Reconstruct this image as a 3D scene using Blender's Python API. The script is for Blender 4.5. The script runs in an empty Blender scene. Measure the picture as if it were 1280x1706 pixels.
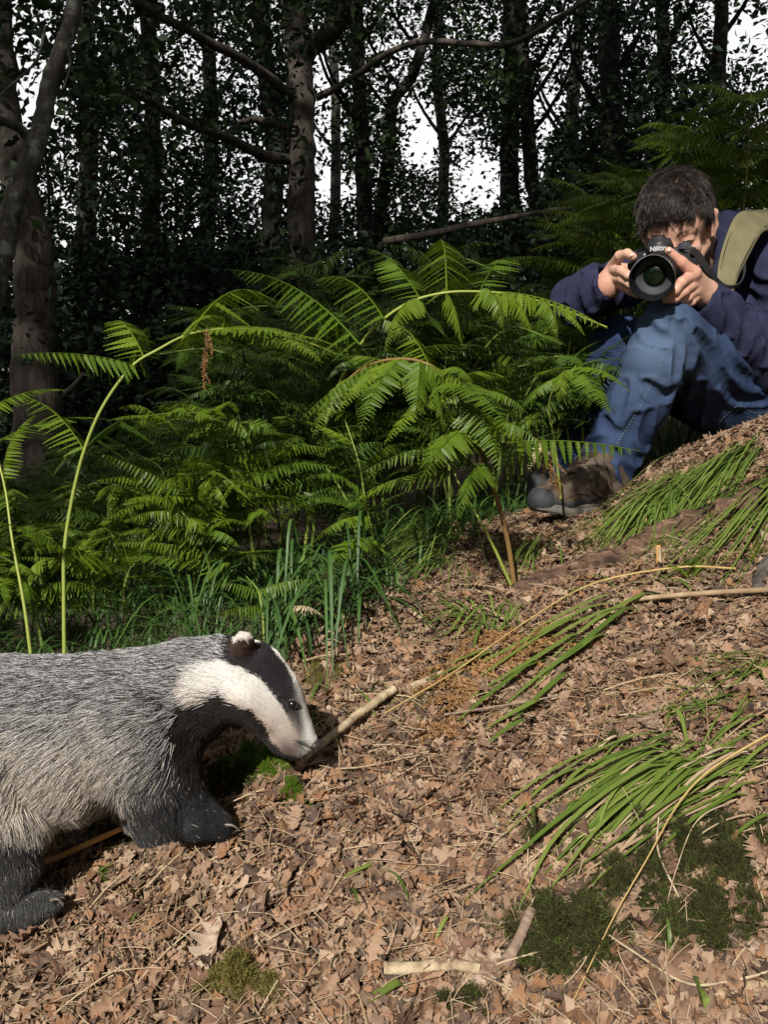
import bpy, math, random
import numpy as np
from mathutils import Vector, Matrix, noise as mnoise
S = bpy.context.scene
C = S.collection
R = np.random.default_rng(7)
random.seed(7)

# ------------------------------------------------------------------ camera, sky, sun, exposure
F_PX = 1600.0
PITCH = math.radians(9)
CAMZ = 0.70
cam_d = bpy.data.cameras.new('camera')
cam = bpy.data.objects.new('camera', cam_d)
C.objects.link(cam)
cam.location = (0, 0, CAMZ)
cam.rotation_euler = (math.radians(90) - PITCH, 0, 0)
cam_d.sensor_fit = 'VERTICAL'
cam_d.sensor_height = 24
cam_d.lens = 24 * F_PX / 1706
cam_d.clip_start = 0.05
cam_d.clip_end = 600
S.camera = cam

SUN_EL = math.radians(38)
SUN_AZ = math.radians(180 + 18)          # clockwise from +Y: behind the camera, to its left
world = bpy.data.worlds.new('World')
S.world = world
world.use_nodes = True
wn = world.node_tree
for n in list(wn.nodes):
    wn.nodes.remove(n)
sky = wn.nodes.new('ShaderNodeTexSky')
sky.sky_type = 'NISHITA'
sky.sun_disc = False
sky.sun_elevation = SUN_EL
sky.sun_rotation = SUN_AZ
sky.air_density = 1.0
sky.dust_density = 4.0
sky.ozone_density = 1.0
bg = wn.nodes.new('ShaderNodeBackground')
bg.inputs['Strength'].default_value = 0.103
wo = wn.nodes.new('ShaderNodeOutputWorld')
veil = wn.nodes.new('ShaderNodeMix'); veil.data_type = 'RGBA'     # thin bright cloud over the whole sky
veil.inputs[0].default_value = .75
veil.inputs[7].default_value = (9.2, 9.0, 8.6, 1)
wn.links.new(sky.outputs[0], veil.inputs[6])
wn.links.new(veil.outputs[2], bg.inputs[0])
wn.links.new(bg.outputs[0], wo.inputs[0])

sun_d = bpy.data.lights.new('sun', 'SUN')
sun_d.energy = 5.0
sun_d.angle = math.radians(1.2)
sun_d.color = (1.0, 0.96, 0.90)
sun = bpy.data.objects.new('sun', sun_d)
C.objects.link(sun)
sdir = Vector((math.sin(SUN_AZ) * math.cos(SUN_EL), math.cos(SUN_AZ) * math.cos(SUN_EL), math.sin(SUN_EL)))
sun.rotation_euler = sdir.to_track_quat('Z', 'Y').to_euler()
sun.location = sdir * 20

S.view_settings.view_transform = 'Standard'
S.view_settings.look = 'None'
S.view_settings.gamma = 1
S.view_settings.use_curve_mapping = False
S.view_settings.exposure = 0.35
S.render.engine = 'CYCLES'
S.cycles.max_bounces = 5
S.cycles.diffuse_bounces = 3
S.cycles.glossy_bounces = 2
S.cycles.transmission_bounces = 3
S.cycles.transparent_max_bounces = 4
S.cycles.use_adaptive_sampling = True
S.cycles.use_denoising = True


# ------------------------------------------------------------------ helpers
def at(px, py, d):
    """world point seen at photo pixel (px, py) at depth d along the lens axis"""
    r = (px - 640) / F_PX * d
    u = -(py - 853) / F_PX * d
    return np.array([r, d * math.cos(PITCH) + u * math.sin(PITCH), CAMZ - d * math.sin(PITCH) + u * math.cos(PITCH)])


def ats(l):
    return np.array([at(*p) for p in l])


def proj(P):
    P = np.atleast_2d(P) - np.array([0, 0, CAMZ])
    d = P[:, 1] * math.cos(PITCH) - P[:, 2] * math.sin(PITCH)
    u = P[:, 1] * math.sin(PITCH) + P[:, 2] * math.cos(PITCH)
    d = np.where(np.abs(d) < 1e-3, 1e-3, d)
    return 640 + P[:, 0] / d * F_PX, 853 - u / d * F_PX, d


def mesh_np(name, V, faces, attrs=None, smooth=False, mats=(), midx=None):
    """faces: list of int arrays (n,k); attrs: name -> per-vertex float or (n,3) colour"""
    me = bpy.data.meshes.new(name)
    V = np.asarray(V, dtype=np.float32)
    faces = [np.asarray(f, dtype=np.int32) for f in faces if len(f)]
    me.vertices.add(len(V))
    me.vertices.foreach_set('co', V.ravel())
    nl = sum(f.size for f in faces)
    nf = sum(len(f) for f in faces)
    me.loops.add(nl)
    me.polygons.add(nf)
    me.loops.foreach_set('vertex_index', np.concatenate([f.ravel() for f in faces]))
    tot = np.concatenate([np.full(len(f), f.shape[1], dtype=np.int32) for f in faces])
    st = np.concatenate([[0], np.cumsum(tot)[:-1]]).astype(np.int32)
    me.polygons.foreach_set('loop_start', st)
    me.polygons.foreach_set('loop_total', tot)
    if smooth:
        me.polygons.foreach_set('use_smooth', np.ones(nf, dtype=bool))
    if midx is not None:
        me.polygons.foreach_set('material_index', np.asarray(midx, dtype=np.int32))
    for k, a in (attrs or {}).items():
        a = np.asarray(a, dtype=np.float32)
        if a.ndim == 1:
            at_ = me.attributes.new(k, 'FLOAT', 'POINT')
            at_.data.foreach_set('value', a)
        else:
            at_ = me.attributes.new(k, 'FLOAT_VECTOR', 'POINT')
            at_.data.foreach_set('vector', a.ravel())
    for m in mats:
        me.materials.append(m)
    me.update()
    return me


def link(name, me, parent=None, loc=None):
    o = bpy.data.objects.new(name, me)
    C.objects.link(o)
    if parent:
        o.parent = parent
    if loc is not None:
        o.location = loc
    return o


def empty(name, loc=(0, 0, 0)):
    o = bpy.data.objects.new(name, None)
    o.empty_display_size = 0.05
    C.objects.link(o)
    o.location = loc
    return o


def tag(o, label=None, cat=None, group=None, kind=None):
    for k, v in (('label', label), ('category', cat), ('group', group), ('kind', kind)):
        if v:
            o[k] = v
    return o


class MB:
    """collects verts / faces / per-vertex attributes of ONE mesh"""
    def __init__(s):
        s.V = []; s.F3 = []; s.F4 = []; s.A = []; s.n = 0

    def add(s, V, F, a=0.5):
        V = np.asarray(V, float)
        F = np.asarray(F)
        (s.F3 if F.shape[1] == 3 else s.F4).append(F + s.n)
        s.V.append(V)
        s.A.append(np.broadcast_to(np.asarray(a, float), (len(V),)))
        s.n += len(V)

    def mesh(s, name, mats, smooth=False):
        fs = []
        if s.F3: fs.append(np.concatenate(s.F3))
        if s.F4: fs.append(np.concatenate(s.F4))
        return mesh_np(name, np.concatenate(s.V), fs, {'rnd': np.concatenate(s.A)}, smooth, mats)

    def obj(s, name, mats, parent=None, smooth=False):
        if not isinstance(mats, (list, tuple)): mats = [mats]
        me = s.mesh(name, mats, smooth)
        o = link(name, me, parent)
        if parent is not None:
            o.matrix_parent_inverse = Matrix.Translation(-parent.location)
        return o


def norm(v):
    v = np.asarray(v, float)
    return v / (np.linalg.norm(v, axis=-1, keepdims=True) + 1e-12)


def smooth_path(P, n):
    """Catmull-Rom through the points, n samples"""
    P = np.asarray(P, float)
    if len(P) < 3:
        t = np.linspace(0, 1, n)[:, None]
        return P[0] * (1 - t) + P[-1] * t
    Q = np.vstack([2 * P[0] - P[1], P, 2 * P[-1] - P[-2]])
    out = []
    for u in np.linspace(0, len(P) - 1 - 1e-6, n):
        i = int(u); t = u - i
        a, b, c, d = Q[i:i + 4]
        out.append(.5 * ((2 * b) + (c - a) * t + (2 * a - 5 * b + 4 * c - d) * t * t + (3 * b - a - 3 * c + d) * t ** 3))
    return np.array(out)


def frames(P):
    T = norm(np.gradient(P, axis=0))
    up = np.array([0, 0, 1.0]) if abs(T[0, 2]) < .9 else np.array([1.0, 0, 0])
    N = [norm(np.cross(np.cross(T[0], up), T[0]))]
    for i in range(1, len(P)):
        v = N[-1] - T[i] * np.dot(N[-1], T[i])
        N.append(norm(v))
    N = np.array(N)
    return T, N, np.cross(T, N)


def tube(mb, P, rad, k=8, rough=0.0, a=0.5, seed=0, caps=True, flat=1.0):
    P = np.asarray(P, float)
    rad = np.broadcast_to(np.asarray(rad, float), (len(P),))
    T, N, B = frames(P)
    ang = np.linspace(0, 2 * np.pi, k, endpoint=False)
    rr = rad[:, None] * np.ones(k)
    if rough:
        g = np.random.default_rng(seed)
        rr = rr * (1 + rough * (g.random((1, k)) - .5) * 1.2 + rough * (g.random(rr.shape) - .5))
    V = P[:, None, :] + rr[..., None] * (np.cos(ang)[None, :, None] * N[:, None, :] + flat * np.sin(ang)[None, :, None] * B[:, None, :])
    n = len(P)
    i = np.arange(n - 1)[:, None] * k; j = np.arange(k)[None]
    j2 = (j + 1) % k
    F = np.stack([i + j, i + j2, i + k + j2, i + k + j], -1).reshape(-1, 4)
    V = V.reshape(-1, 3)
    av = np.broadcast_to(np.asarray(a, float), (n,)).repeat(k) if np.ndim(a) else a
    mb.add(V, F, av)
    if caps:
        for e, ring in ((0, np.arange(k)[::-1]), (n - 1, (n - 1) * k + np.arange(k))):
            VV = np.vstack([V[ring], P[e]])
            q = np.arange(k)
            mb.add(VV, np.stack([q, (q + 1) % k, np.full(k, k)], -1), 0.5 if np.ndim(a) else a)


def rand_rot(n, g, tilt=0.5, normal=None):
    """n rotation matrices: local z near +Z (tilt in rad sigma), random spin"""
    z = np.zeros((n, 3)); z[:, 2] = 1
    if normal is not None:
        z = norm(normal)
    z = norm(z + g.normal(0, tilt, (n, 3)))
    r = norm(np.cross(z, g.normal(0, 1, (n, 3))))
    return np.stack([r, np.cross(z, r), z], -1)       # columns


def scatter(mb, tmpl, pos, rot, sc, a):
    """tmpl (V,F) placed n times in one go"""
    V, F = tmpl
    n = len(pos)
    if n == 0: return
    W = np.einsum('nij,vj->nvi', rot, V) * np.reshape(sc, (n, 1, -1)) + pos[:, None, :]
    FF = F[None] + (np.arange(n) * len(V))[:, None, None]
    mb.add(W.reshape(-1, 3), FF.reshape(-1, F.shape[1]), np.repeat(a, len(V)))


# ------------------------------------------------------------------ materials
def N_(nt, t, **kw):
    n = nt.nodes.new(t)
    for k, v in kw.items():
        if k.startswith('i_'):
            n.inputs[k[2:].replace('_', ' ')].default_value = v
        else:
            setattr(n, k, v)
    return n


def ramp(nt, cols, src=None, interp='LINEAR'):
    r = nt.nodes.new('ShaderNodeValToRGB')
    r.color_ramp.interpolation = interp
    e = r.color_ramp.elements
    while len(e) < len(cols): e.new(0.5)
    for i, (p, c) in enumerate(cols):
        e[i].position = p
        e[i].color = (*c, 1)
    if src is not None: nt.links.new(src, r.inputs[0])
    return r.outputs[0]


def mixc(nt, f, a, b, mode='MIX'):
    m = nt.nodes.new('ShaderNodeMix'); m.data_type = 'RGBA'; m.blend_type = mode
    for i, s in ((0, f), (6, a), (7, b)):
        if isinstance(s, (int, float)): m.inputs[i].default_value = s
        elif isinstance(s, tuple): m.inputs[i].default_value = (*s, 1)
        else: nt.links.new(s, m.inputs[i])
    return m.outputs[2]


def new_mat(name):
    m = bpy.data.materials.new(name); m.use_nodes = True
    nt = m.node_tree
    return m, nt, nt.nodes['Principled BSDF'], nt.nodes['Material Output']


def noise_tex(nt, scale, detail=4, rough=.55, vec='Object', dim=None, stretch=None):
    tc = nt.nodes.new('ShaderNodeTexCoord')
    n = nt.nodes.new('ShaderNodeTexNoise')
    n.inputs['Scale'].default_value = scale; n.inputs['Detail'].default_value = detail
    n.inputs['Roughness'].default_value = rough
    v = tc.outputs[vec]
    if stretch:
        mp = nt.nodes.new('ShaderNodeMapping'); mp.inputs['Scale'].default_value = stretch
        nt.links.new(v, mp.inputs[0]); v = mp.outputs[0]
    nt.links.new(v, n.inputs['Vector'])
    return n


def bump(nt, bs, h, strength=.4, dist=.01):
    b = nt.nodes.new('ShaderNodeBump')
    b.inputs['Strength'].default_value = strength; b.inputs['Distance'].default_value = dist
    nt.links.new(h, b.inputs['Height']); nt.links.new(b.outputs[0], bs.inputs['Normal'])


def mat_var(name, cols, rough=.8, nscale=40, nmix=.5, attr='rnd', bstr=.3, bdist=.004, spec=.25, trans=0.0, obj_rand=0.0, stretch=None):
    """colour = ramp(attribute or noise mixture); optional thin-leaf translucency"""
    m, nt, bs, out = new_mat(name)
    L = nt.links
    nz = noise_tex(nt, nscale, stretch=stretch)
    at_ = nt.nodes.new('ShaderNodeAttribute'); at_.attribute_name = attr
    fac = nt.nodes.new('ShaderNodeMix'); fac.inputs[0].default_value = nmix
    L.new(at_.outputs['Fac'], fac.inputs[2]); L.new(nz.outputs[0], fac.inputs[3])
    f = fac.outputs[0]
    if obj_rand:
        oi = nt.nodes.new('ShaderNodeObjectInfo')
        m2 = nt.nodes.new('ShaderNodeMix'); m2.inputs[0].default_value = obj_rand
        L.new(f, m2.inputs[2]); L.new(oi.outputs['Random'], m2.inputs[3]); f = m2.outputs[0]
    c = ramp(nt, cols, f)
    L.new(c, bs.inputs['Base Color'])
    bs.inputs['Roughness'].default_value = rough
    bs.inputs['Specular IOR Level'].default_value = spec
    if bstr: bump(nt, bs, nz.outputs[0], bstr, bdist)
    if trans:
        tr = nt.nodes.new('ShaderNodeBsdfTranslucent')
        ms = nt.nodes.new('ShaderNodeMixShader'); ms.inputs[0].default_value = trans
        L.new(c, tr.inputs[0]); L.new(bs.outputs[0], ms.inputs[1]); L.new(tr.outputs[0], ms.inputs[2])
        L.new(ms.outputs[0], out.inputs[0])
    return m
# ------------------------------------------------------------------ terrain
_ctl = [at(*p) for p in [
    (40, 1540, 1.15), (0, 1706, .98), (640, 1706, .92), (1280, 1706, .86), (360, 1385, 1.2), (515, 1290, 1.15),
    (640, 1250, 1.25), (1000, 1250, 1.18), (1280, 1250, 1.1), (620, 1060, 1.6), (750, 890, 2.05), (1280, 1000, 1.45),
    (960, 868, 2.1), (1280, 735, 1.92), (860, 985, 1.75), (100, 1180, 1.75), (1120, 800, 2.05), (1100, 905, 1.8)]]
_ctl += [np.array(p) for p in [
    (-1.2, 1.0, -.02), (-1.0, .2, -.02), (0, .1, .02), (1.0, .1, .22), (1.3, 1.0, .55), (2.5, 1.0, .9), (-2.5, 1.0, -.05),
    (-2.5, 3, 0), (-1, 3, .04), (0, 3, .12), (.5, 2.7, .28), (1.0, 2.45, .50), (1.5, 2.3, .68), (1.0, 3.4, .42), (2.5, 3, .85),
    (-3, 6, 0.0), (0, 6, .05), (3, 6, .5), (0, 10, .1), (-6, 8, 0), (6, 8, .8), (-6, -3, -.1), (0, -3, 0), (5, -3, .9), (-6, 3, 0), (6, 3, 1.2)]]
_ctl = np.array(_ctl)


def _phi(r2):
    return .5 * r2 * np.log(r2 + 1e-9)


def _fit(c):
    n = len(c)
    K = _phi(((c[:, None, :2] - c[None, :, :2]) ** 2).sum(-1)) + np.eye(n) * 2e-3
    P = np.c_[np.ones(n), c[:, :2]]
    A = np.block([[K, P], [P.T, np.zeros((3, 3))]])
    return np.linalg.solve(A, np.r_[c[:, 2], 0, 0, 0])


_w = _fit(_ctl)


def H(x, y):
    x = np.asarray(x, float); y = np.asarray(y, float)
    xc = np.clip(x, -5, 5); yc = np.clip(y, -3, 9)
    r2 = (xc[..., None] - _ctl[:, 0]) ** 2 + (yc[..., None] - _ctl[:, 1]) ** 2
    z = _phi(r2) @ _w[:-3] + _w[-3] + _w[-2] * xc + _w[-1] * yc
    z = z + .02 * np.sin(x * 3.1 + 1.3 * np.sin(y * 2.3)) * np.cos(y * 2.7 + x)
    z = z + .008 * np.sin(x * 11 + 2 * np.sin(y * 7)) * np.sin(y * 9.7 + np.cos(x * 5))
    z = z + np.maximum(0, np.abs(x) - 5) * .02 * np.sign(x) 
    return z


def Hn(x, y, e=.02):
    dx = (H(x + e, y) - H(x - e, y)) / (2 * e); dy = (H(x, y + e) - H(x, y - e)) / (2 * e)
    return norm(np.stack([-dx, -dy, np.ones_like(dx)], -1))


def hit(px, py):
    """where the view ray through photo pixel (px,py) meets the ground"""
    ds = np.linspace(.55, 8, 900)
    P = np.array([at(px, py, d) for d in ds])
    below = P[:, 2] < H(P[:, 0], P[:, 1])
    i = int(np.argmax(below)) if below.any() else len(ds) - 1
    p = P[i].copy(); p[2] = H(p[0], p[1])
    return p


def axis(lo, hi, step, far, g=1.22):
    a = list(np.arange(lo, hi, step)); s = step; v = a[-1]
    while v < far: s *= g; v += s; a.append(v)
    s = step; v = a[0]
    while v > -far: s *= g; v -= s; a.insert(0, v)
    return np.array(a)


gx = axis(-1.6, 1.8, .014, 160); gy = axis(.3, 3.2, .014, 160)
X, Y = np.meshgrid(gx, gy)
Z = H(X, Y)
near = np.exp(-((X / 3) ** 2 + ((Y - 1.5) / 3) ** 2))
Z = Z + near * (R.random(X.shape) - .5) * .007
nx, ny = len(gx), len(gy)
i = np.arange(ny - 1)[:, None] * nx; j = np.arange(nx - 1)[None]
Fq = np.stack([i + j, i + j + 1, i + nx + j + 1, i + nx + j], -1).reshape(-1, 4)

m_soil, nt, bs, out = new_mat('woodland_soil')
n1 = noise_tex(nt, 9, 6, .7); n2 = noise_tex(nt, 70, 5, .7)
c1 = ramp(nt, [(.3, (.030, .020, .013)), (.55, (.085, .055, .038)), (.8, (.16, .11, .08))], n2.outputs[0])
c2 = ramp(nt, [(.3, (.018, .022, .006)), (.7, (.05, .06, .015))], n2.outputs[0])
f1 = ramp(nt, [(.52, (0, 0, 0)), (.62, (.7, .7, .7))], n1.outputs[0])
nt.links.new(mixc(nt, f1, c1, c2), bs.inputs['Base Color'])
bs.inputs['Roughness'].default_value = .95
bump(nt, bs, n2.outputs[0], .8, .01)
ground = link('ground', mesh_np('ground', np.stack([X.ravel(), Y.ravel(), Z.ravel()], -1), [Fq], smooth=True, mats=[m_soil]))
tag(ground, 'brown sloping woodland floor under the leaf litter and ferns', kind='structure')
# ------------------------------------------------------------------ trees
def bark_mat(name, cols, scale=30, lichen=None):
    m, nt, bs, out = new_mat(name)
    a = noise_tex(nt, scale, 6, .65, stretch=(1, 1, .16))
    b = noise_tex(nt, scale * .5, 4, .6)
    c = ramp(nt, cols, a.outputs[0])
    if lichen:
        f = ramp(nt, [(.5, (0, 0, 0)), (.6, (1, 1, 1))], b.outputs[0])
        c = mixc(nt, f, c, lichen)
    nt.links.new(c, bs.inputs['Base Color'])
    bs.inputs['Roughness'].default_value = .92
    bump(nt, bs, a.outputs[0], 1.0, .02)
    return m


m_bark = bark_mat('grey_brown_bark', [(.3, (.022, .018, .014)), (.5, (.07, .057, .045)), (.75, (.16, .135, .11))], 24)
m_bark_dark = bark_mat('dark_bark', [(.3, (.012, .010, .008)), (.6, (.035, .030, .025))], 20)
m_bark_lichen = bark_mat('lichen_bark', [(.3, (.03, .027, .022)), (.7, (.10, .088, .07))], 40, (.17, .185, .15))
m_leaf_bg = mat_var('tree_leaf', [(0, (.009, .020, .007)), (.5, (.021, .044, .012)), (1, (.043, .078, .018))], .55, 3, .35, trans=.22, bstr=0, spec=.3)
m_leaf_cool = mat_var('far_tree_leaf', [(0, (.008, .019, .012)), (.5, (.021, .042, .025)), (1, (.042, .07, .04))], .6, 3, .35, trans=.2, bstr=0, spec=.3)

# a small lobed leaf: folded along the midrib
_lv = np.array([[0, 0, 0], [.28, .22, .05], [.16, .42, .04], [.30, .62, .06], [.12, .86, .03], [0, 1, -.05],
                [-.12, .86, .03], [-.30, .62, .06], [-.16, .42, .04], [-.28, .22, .05], [0, .5, -.03]])
_lf = np.array([[0, 1, 10], [1, 2, 10], [2, 3, 10], [3, 4, 10], [4, 5, 10], [5, 6, 10], [6, 7, 10], [7, 8, 10], [8, 9, 10], [9, 0, 10]])
LEAF10 = (_lv, _lf)
LEAF4 = (np.array([[0, 0, 0], [.27, .5, .07], [0, 1, -.02], [-.27, .5, .07]]), np.array([[0, 1, 2], [0, 2, 3]]))


def leaves(mb, cen, rad, per, size, g, tm=LEAF4, holes=None, squash=.7):
    """clumps of leaves: per leaves round each centre"""
    cen = np.asarray(cen)
    n = len(cen) * per
    u = norm(g.normal(0, 1, (n, 3))) * (g.random((n, 1)) ** .5)
    u[:, 2] *= squash
    rr = np.repeat(np.broadcast_to(rad, (len(cen),)), per)[:, None]
    P = np.repeat(cen, per, 0) + u * rr
    a = np.clip(np.repeat(g.random(len(cen)), per) * .6 + g.random(n) * .4, 0, 1)
    if holes is not None:
        k = holes(P); P = P[k]; a = a[k]; n = len(P)
    rot = rand_rot(n, g, .9)
    scatter(mb, tm, P, rot, size * (.6 + .8 * g.random(n)), a)


HOLES = [  # bright gaps of sky in the wood: (px, py, rx, ry, how open)
    (540, 190, 34, 150, .86), (700, 225, 30, 65, .92), (760, 245, 60, 70, .6), (805, 305, 42, 45, .92), (880, 285, 30, 60, .72), (900, 190, 40, 50, .85),
    (940, 120, 50, 70, .55), (60, 190, 45, 40, .8), (60, 110, 60, 80, .45), (1170, 60, 120, 60, .6), (1250, 130, 60, 90, .45),
    (560, 310, 50, 25, .75), (640, 40, 90, 50, .55), (860, 30, 110, 40, .45), (230, 220, 80, 50, .3), (350, 90, 120, 60, .3), (640, 130, 70, 60, .6),
    (1000, 200, 50, 60, .35), (440, 320, 40, 20, .4)]


def sky_gap(P, g=np.random.default_rng(5)):
    px, py, d = proj(P)
    keep = np.ones(len(P))
    for (x, y, rx, ry, o) in HOLES:
        q = ((px - x) / rx) ** 2 + ((py - y) / ry) ** 2
        keep *= 1 - o * np.clip(1.6 - q, 0, 1)
    # above the line of the far hedge the wood is looser
    keep *= np.where(py < 330, .95, 1.0)
    return g.random(len(P)) < keep


def limb(mb, pts, r0, r1, k=8, rough=.12, n=None, seed=1):
    P = smooth_path(pts, n or max(8, 5 * len(pts)))
    t = np.linspace(0, 1, len(P))
    w = np.random.default_rng(seed).normal(0, .12, P.shape)
    P = P + w * r0 * .5
    tube(mb, P, r0 * (1 - t) + r1 * t, k, rough, seed=seed)


def tree(name, label, cat, group, trunk, limbs, clumps, mat_b, mat_l, leaf, per, crad, g, k=12, holes=sky_gap, tm=LEAF4):
    """trunk: (pts, r0, r1); limbs: list of (pts, r0, r1); clumps: (n,3) centres"""
    base = Vector(trunk[0][0])
    root = empty(name, base)
    tag(root, label, cat, group)
    mb = MB()
    limb(mb, trunk[0], trunk[1], trunk[2], k, .10, n=max(20, 6 * len(trunk[0])), seed=int(abs(base.x * 97)) + 3)
    mb.obj('trunk', mat_b, root, smooth=True)
    for q, (pts, r0, r1) in enumerate(limbs):
        mb = MB()
        limb(mb, pts, r0, r1, 7, .14, seed=q + 11)
        mb.obj('limb', mat_b, root, smooth=True)
    if clumps is not None and len(clumps):
        mb = MB()
        leaves(mb, clumps, crad, per, leaf, g, tm, holes)
        if mb.n:
            mb.obj('crown', mat_l, root)
    return root


g = np.random.default_rng(11)


def cl(n, px, py, d, spread, dd=.8):
    """n clump centres scattered round a place in the wood"""
    c = at(px, py, d); s = spread * d / F_PX
    return c + g.normal(0, 1, (n, 3)) * np.array([s, dd, s * .8])


# leaning lichened tree at the left edge
tree('leaning_tree', 'slender lichen-grey tree leaning across the left edge with a stub branch', 'tree', None,
     (ats([(-35, 640, 3.5), (-18, 520, 3.5), (2, 430, 3.5), (22, 340, 3.5), (48, 270, 3.5), (70, 200, 3.5), (88, 120, 3.5), (112, 60, 3.5), (128, -20, 3.5), (150, -160, 3.6)]), .045, .024),
     [(ats([(56, 240, 3.5), (30, 212, 3.45), (-10, 198, 3.3), (-80, 180, 3.2)]), .022, .014),
      (ats([(112, 80, 3.5), (116, 110, 3.45), (104, 150, 3.4)]), .006, .002),
      (ats([(75, 45, 3.5), (60, 100, 3.45), (20, 140, 3.4), (-20, 175, 3.4)]), .006, .003)],
     np.vstack([cl(8, 40, 60, 3.7, 90, .3), cl(4, 180, 100, 3.9, 60, .3)]), m_bark_lichen, m_leaf_bg, .06, 12, .16, g, tm=LEAF10)

# thick trunk behind it
tree('broad_tree', 'broad brown trunk standing behind the leaning tree at left', 'tree', None,
     (ats([(62, 900, 5.2), (60, 690, 5.2), (55, 600, 5.2), (58, 500, 5.2), (55, 420, 5.2), (40, 340, 5.2), (15, 240, 5.3), (0, 100, 5.4), (-10, -200, 5.5)]), .135, .08),
     [(ats([(110, 655, 5.1), (125, 640, 5.0), (138, 620, 5.0)]), .02, .006)],
     np.vstack([cl(18, 60, 20, 5.4, 120), cl(10, 150, 300, 5.8, 70), cl(16, 200, 150, 5.6, 90)]), m_bark, m_leaf_bg, .075, 34, .3, g)

# central forked oak
d = 6.0
oak_limbs = [
    (ats([(505, 80, d), (545, 60, d - .1), (590, 5, d - .3), (650, -80, d - .5)]), .075, .05),
    (ats([(486, 165, d), (455, 135, d - .3), (405, 100, d - .6), (330, 60, d - .9), (240, 10, d - 1.2), (160, -60, d - 1.5)]), .038, .017),
    (ats([(484, 268, d), (430, 256, d - .3), (375, 228, d - .7), (300, 200, d - 1), (245, 165, d - 1.2), (190, 150, d - 1.5)]), .036, .014),
    (ats([(486, 215, d), (450, 205, d - .2), (415, 200, d - .3), (378, 222, d - .5)]), .026, .016),
    (ats([(530, 162, d), (580, 135, d - .2), (640, 92, d - .5), (700, 70, d - .8), (770, 72, d - 1.1), (850, 72, d - 1.5), (930, 30, d - 1.8), (1010, -20, d - 2)]), .023, .010),
    (ats([(478, 302, d), (458, 298, d - .1), (436, 297, d - .25)]), .021, .013)]
tree('forked_oak', 'tall grey oak in the middle, its trunk forking near the top edge', 'tree', None,
     (ats([(520, 900, d), (512, 700, d), (506, 560, d), (502, 450, d), (502, 330, d), (503, 230, d), (503, 150, d), (495, 80, d), (488, 20, d), (480, -80, d), (470, -260, d + .2)]), .098, .062),
     oak_limbs,
     np.vstack([cl(26, 380, 130, 5.2, 130, .6), cl(16, 700, 40, 5.2, 120, .5), cl(14, 260, 230, 5.0, 60, .5), cl(10, 540, -20, 5.6, 60, .4)]),
     m_bark, m_leaf_bg, .052, 60, .28, g, k=16)

# slimmer trunks of the wood behind: (path px, py), depth, radius at foot, label
back = [
    ([(455, 620), (452, 400), (458, 250), (440, 100), (430, -60)], 7.6, .095, 'dark trunk close behind the left side of the forked oak'),
    ([(612, 700), (608, 400), (604, 250), (598, 120), (590, -60)], 9.0, .085, 'straight dark trunk right of the forked oak'),
    ([(640, 700), (628, 420), (650, 250), (655, 170), (690, 120), (735, -40)], 9.5, .07, 'curving dark trunk bending right beyond the forked oak'),
    ([(730, 700), (735, 420), (740, 260), (728, 120), (735, -60)], 11, .075, 'thin dark trunk left of the open sky gap'),
    ([(852, 700), (850, 400), (850, 260), (853, 110), (846, -60)], 9.2, .105, 'stout twin trunk left of the pair under the sky gap'),
    ([(905, 700), (900, 400), (885, 280), (878, 170), (870, 60), (860, -60)], 8.6, .075, 'slightly leaning trunk right of the pair under the sky gap'),
    ([(1030, 640), (1025, 400), (1020, 200), (1015, 60), (1015, -60)], 7.4, .10, 'shaded trunk left of the photographer, half in leaves'),
    ([(1105, 500), (1100, 300), (1108, 150), (1100, -60)], 9.5, .09, 'dark trunk rising above the photographer'),
    ([(1210, 500), (1215, 300), (1200, 150), (1205, -60)], 8.5, .08, 'dark trunk at upper right behind the ferns'),
    ([(145, 700), (140, 450), (148, 250), (140, -60)], 8.2, .09, 'dark trunk right of the broad brown trunk'),
    ([(262, 700), (250, 420), (255, 200), (240, -60)], 9.5, .10, 'dark trunk left of the oak in deep shade'),
    ([(350, 700), (345, 420), (352, 200), (340, -60)], 10.5, .10, 'far dark trunk between the oak and the left edge'),
    ([(955, 700), (960, 420), (950, 240), (965, 60), (975, -60)], 12, .10, 'far trunk just right of the sky gap'),
    ([(560, 700), (556, 420), (560, 200), (545, -60)], 13, .08, 'farthest slender trunk beside the oak'),
]
for q, (pp, dd, r, lab) in enumerate(back):
    pts = ats([(x, y, dd) for x, y in pp])
    x0 = pp[2][0]
    lim = []
    for s in range(3):
        sx = random.choice((-1, 1)); y0 = random.uniform(60, 300)
        xx = np.interp(y0, [p[1] for p in pp][::-1], [p[0] for p in pp][::-1])
        ln = random.uniform(50, 120)
        lim.append((ats([(xx, y0, dd), (xx + sx * ln * .35, y0 - ln * .45, dd - .1), (xx + sx * ln * .7, y0 - ln * 1.1, dd - .3), (xx + sx * ln * .9, y0 - ln * 1.9, dd - .4)]), r * .35, r * .08))
    cl_ = np.vstack([cl(22, x0 + random.uniform(-50, 50), yy, dd, 80, .9) for yy in (-20, 100, 210, 320)])
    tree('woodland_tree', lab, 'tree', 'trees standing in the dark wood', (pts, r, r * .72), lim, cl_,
         m_bark_dark, m_leaf_bg if q % 3 else m_leaf_cool, .060, 82, .34, g, k=9)

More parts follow.
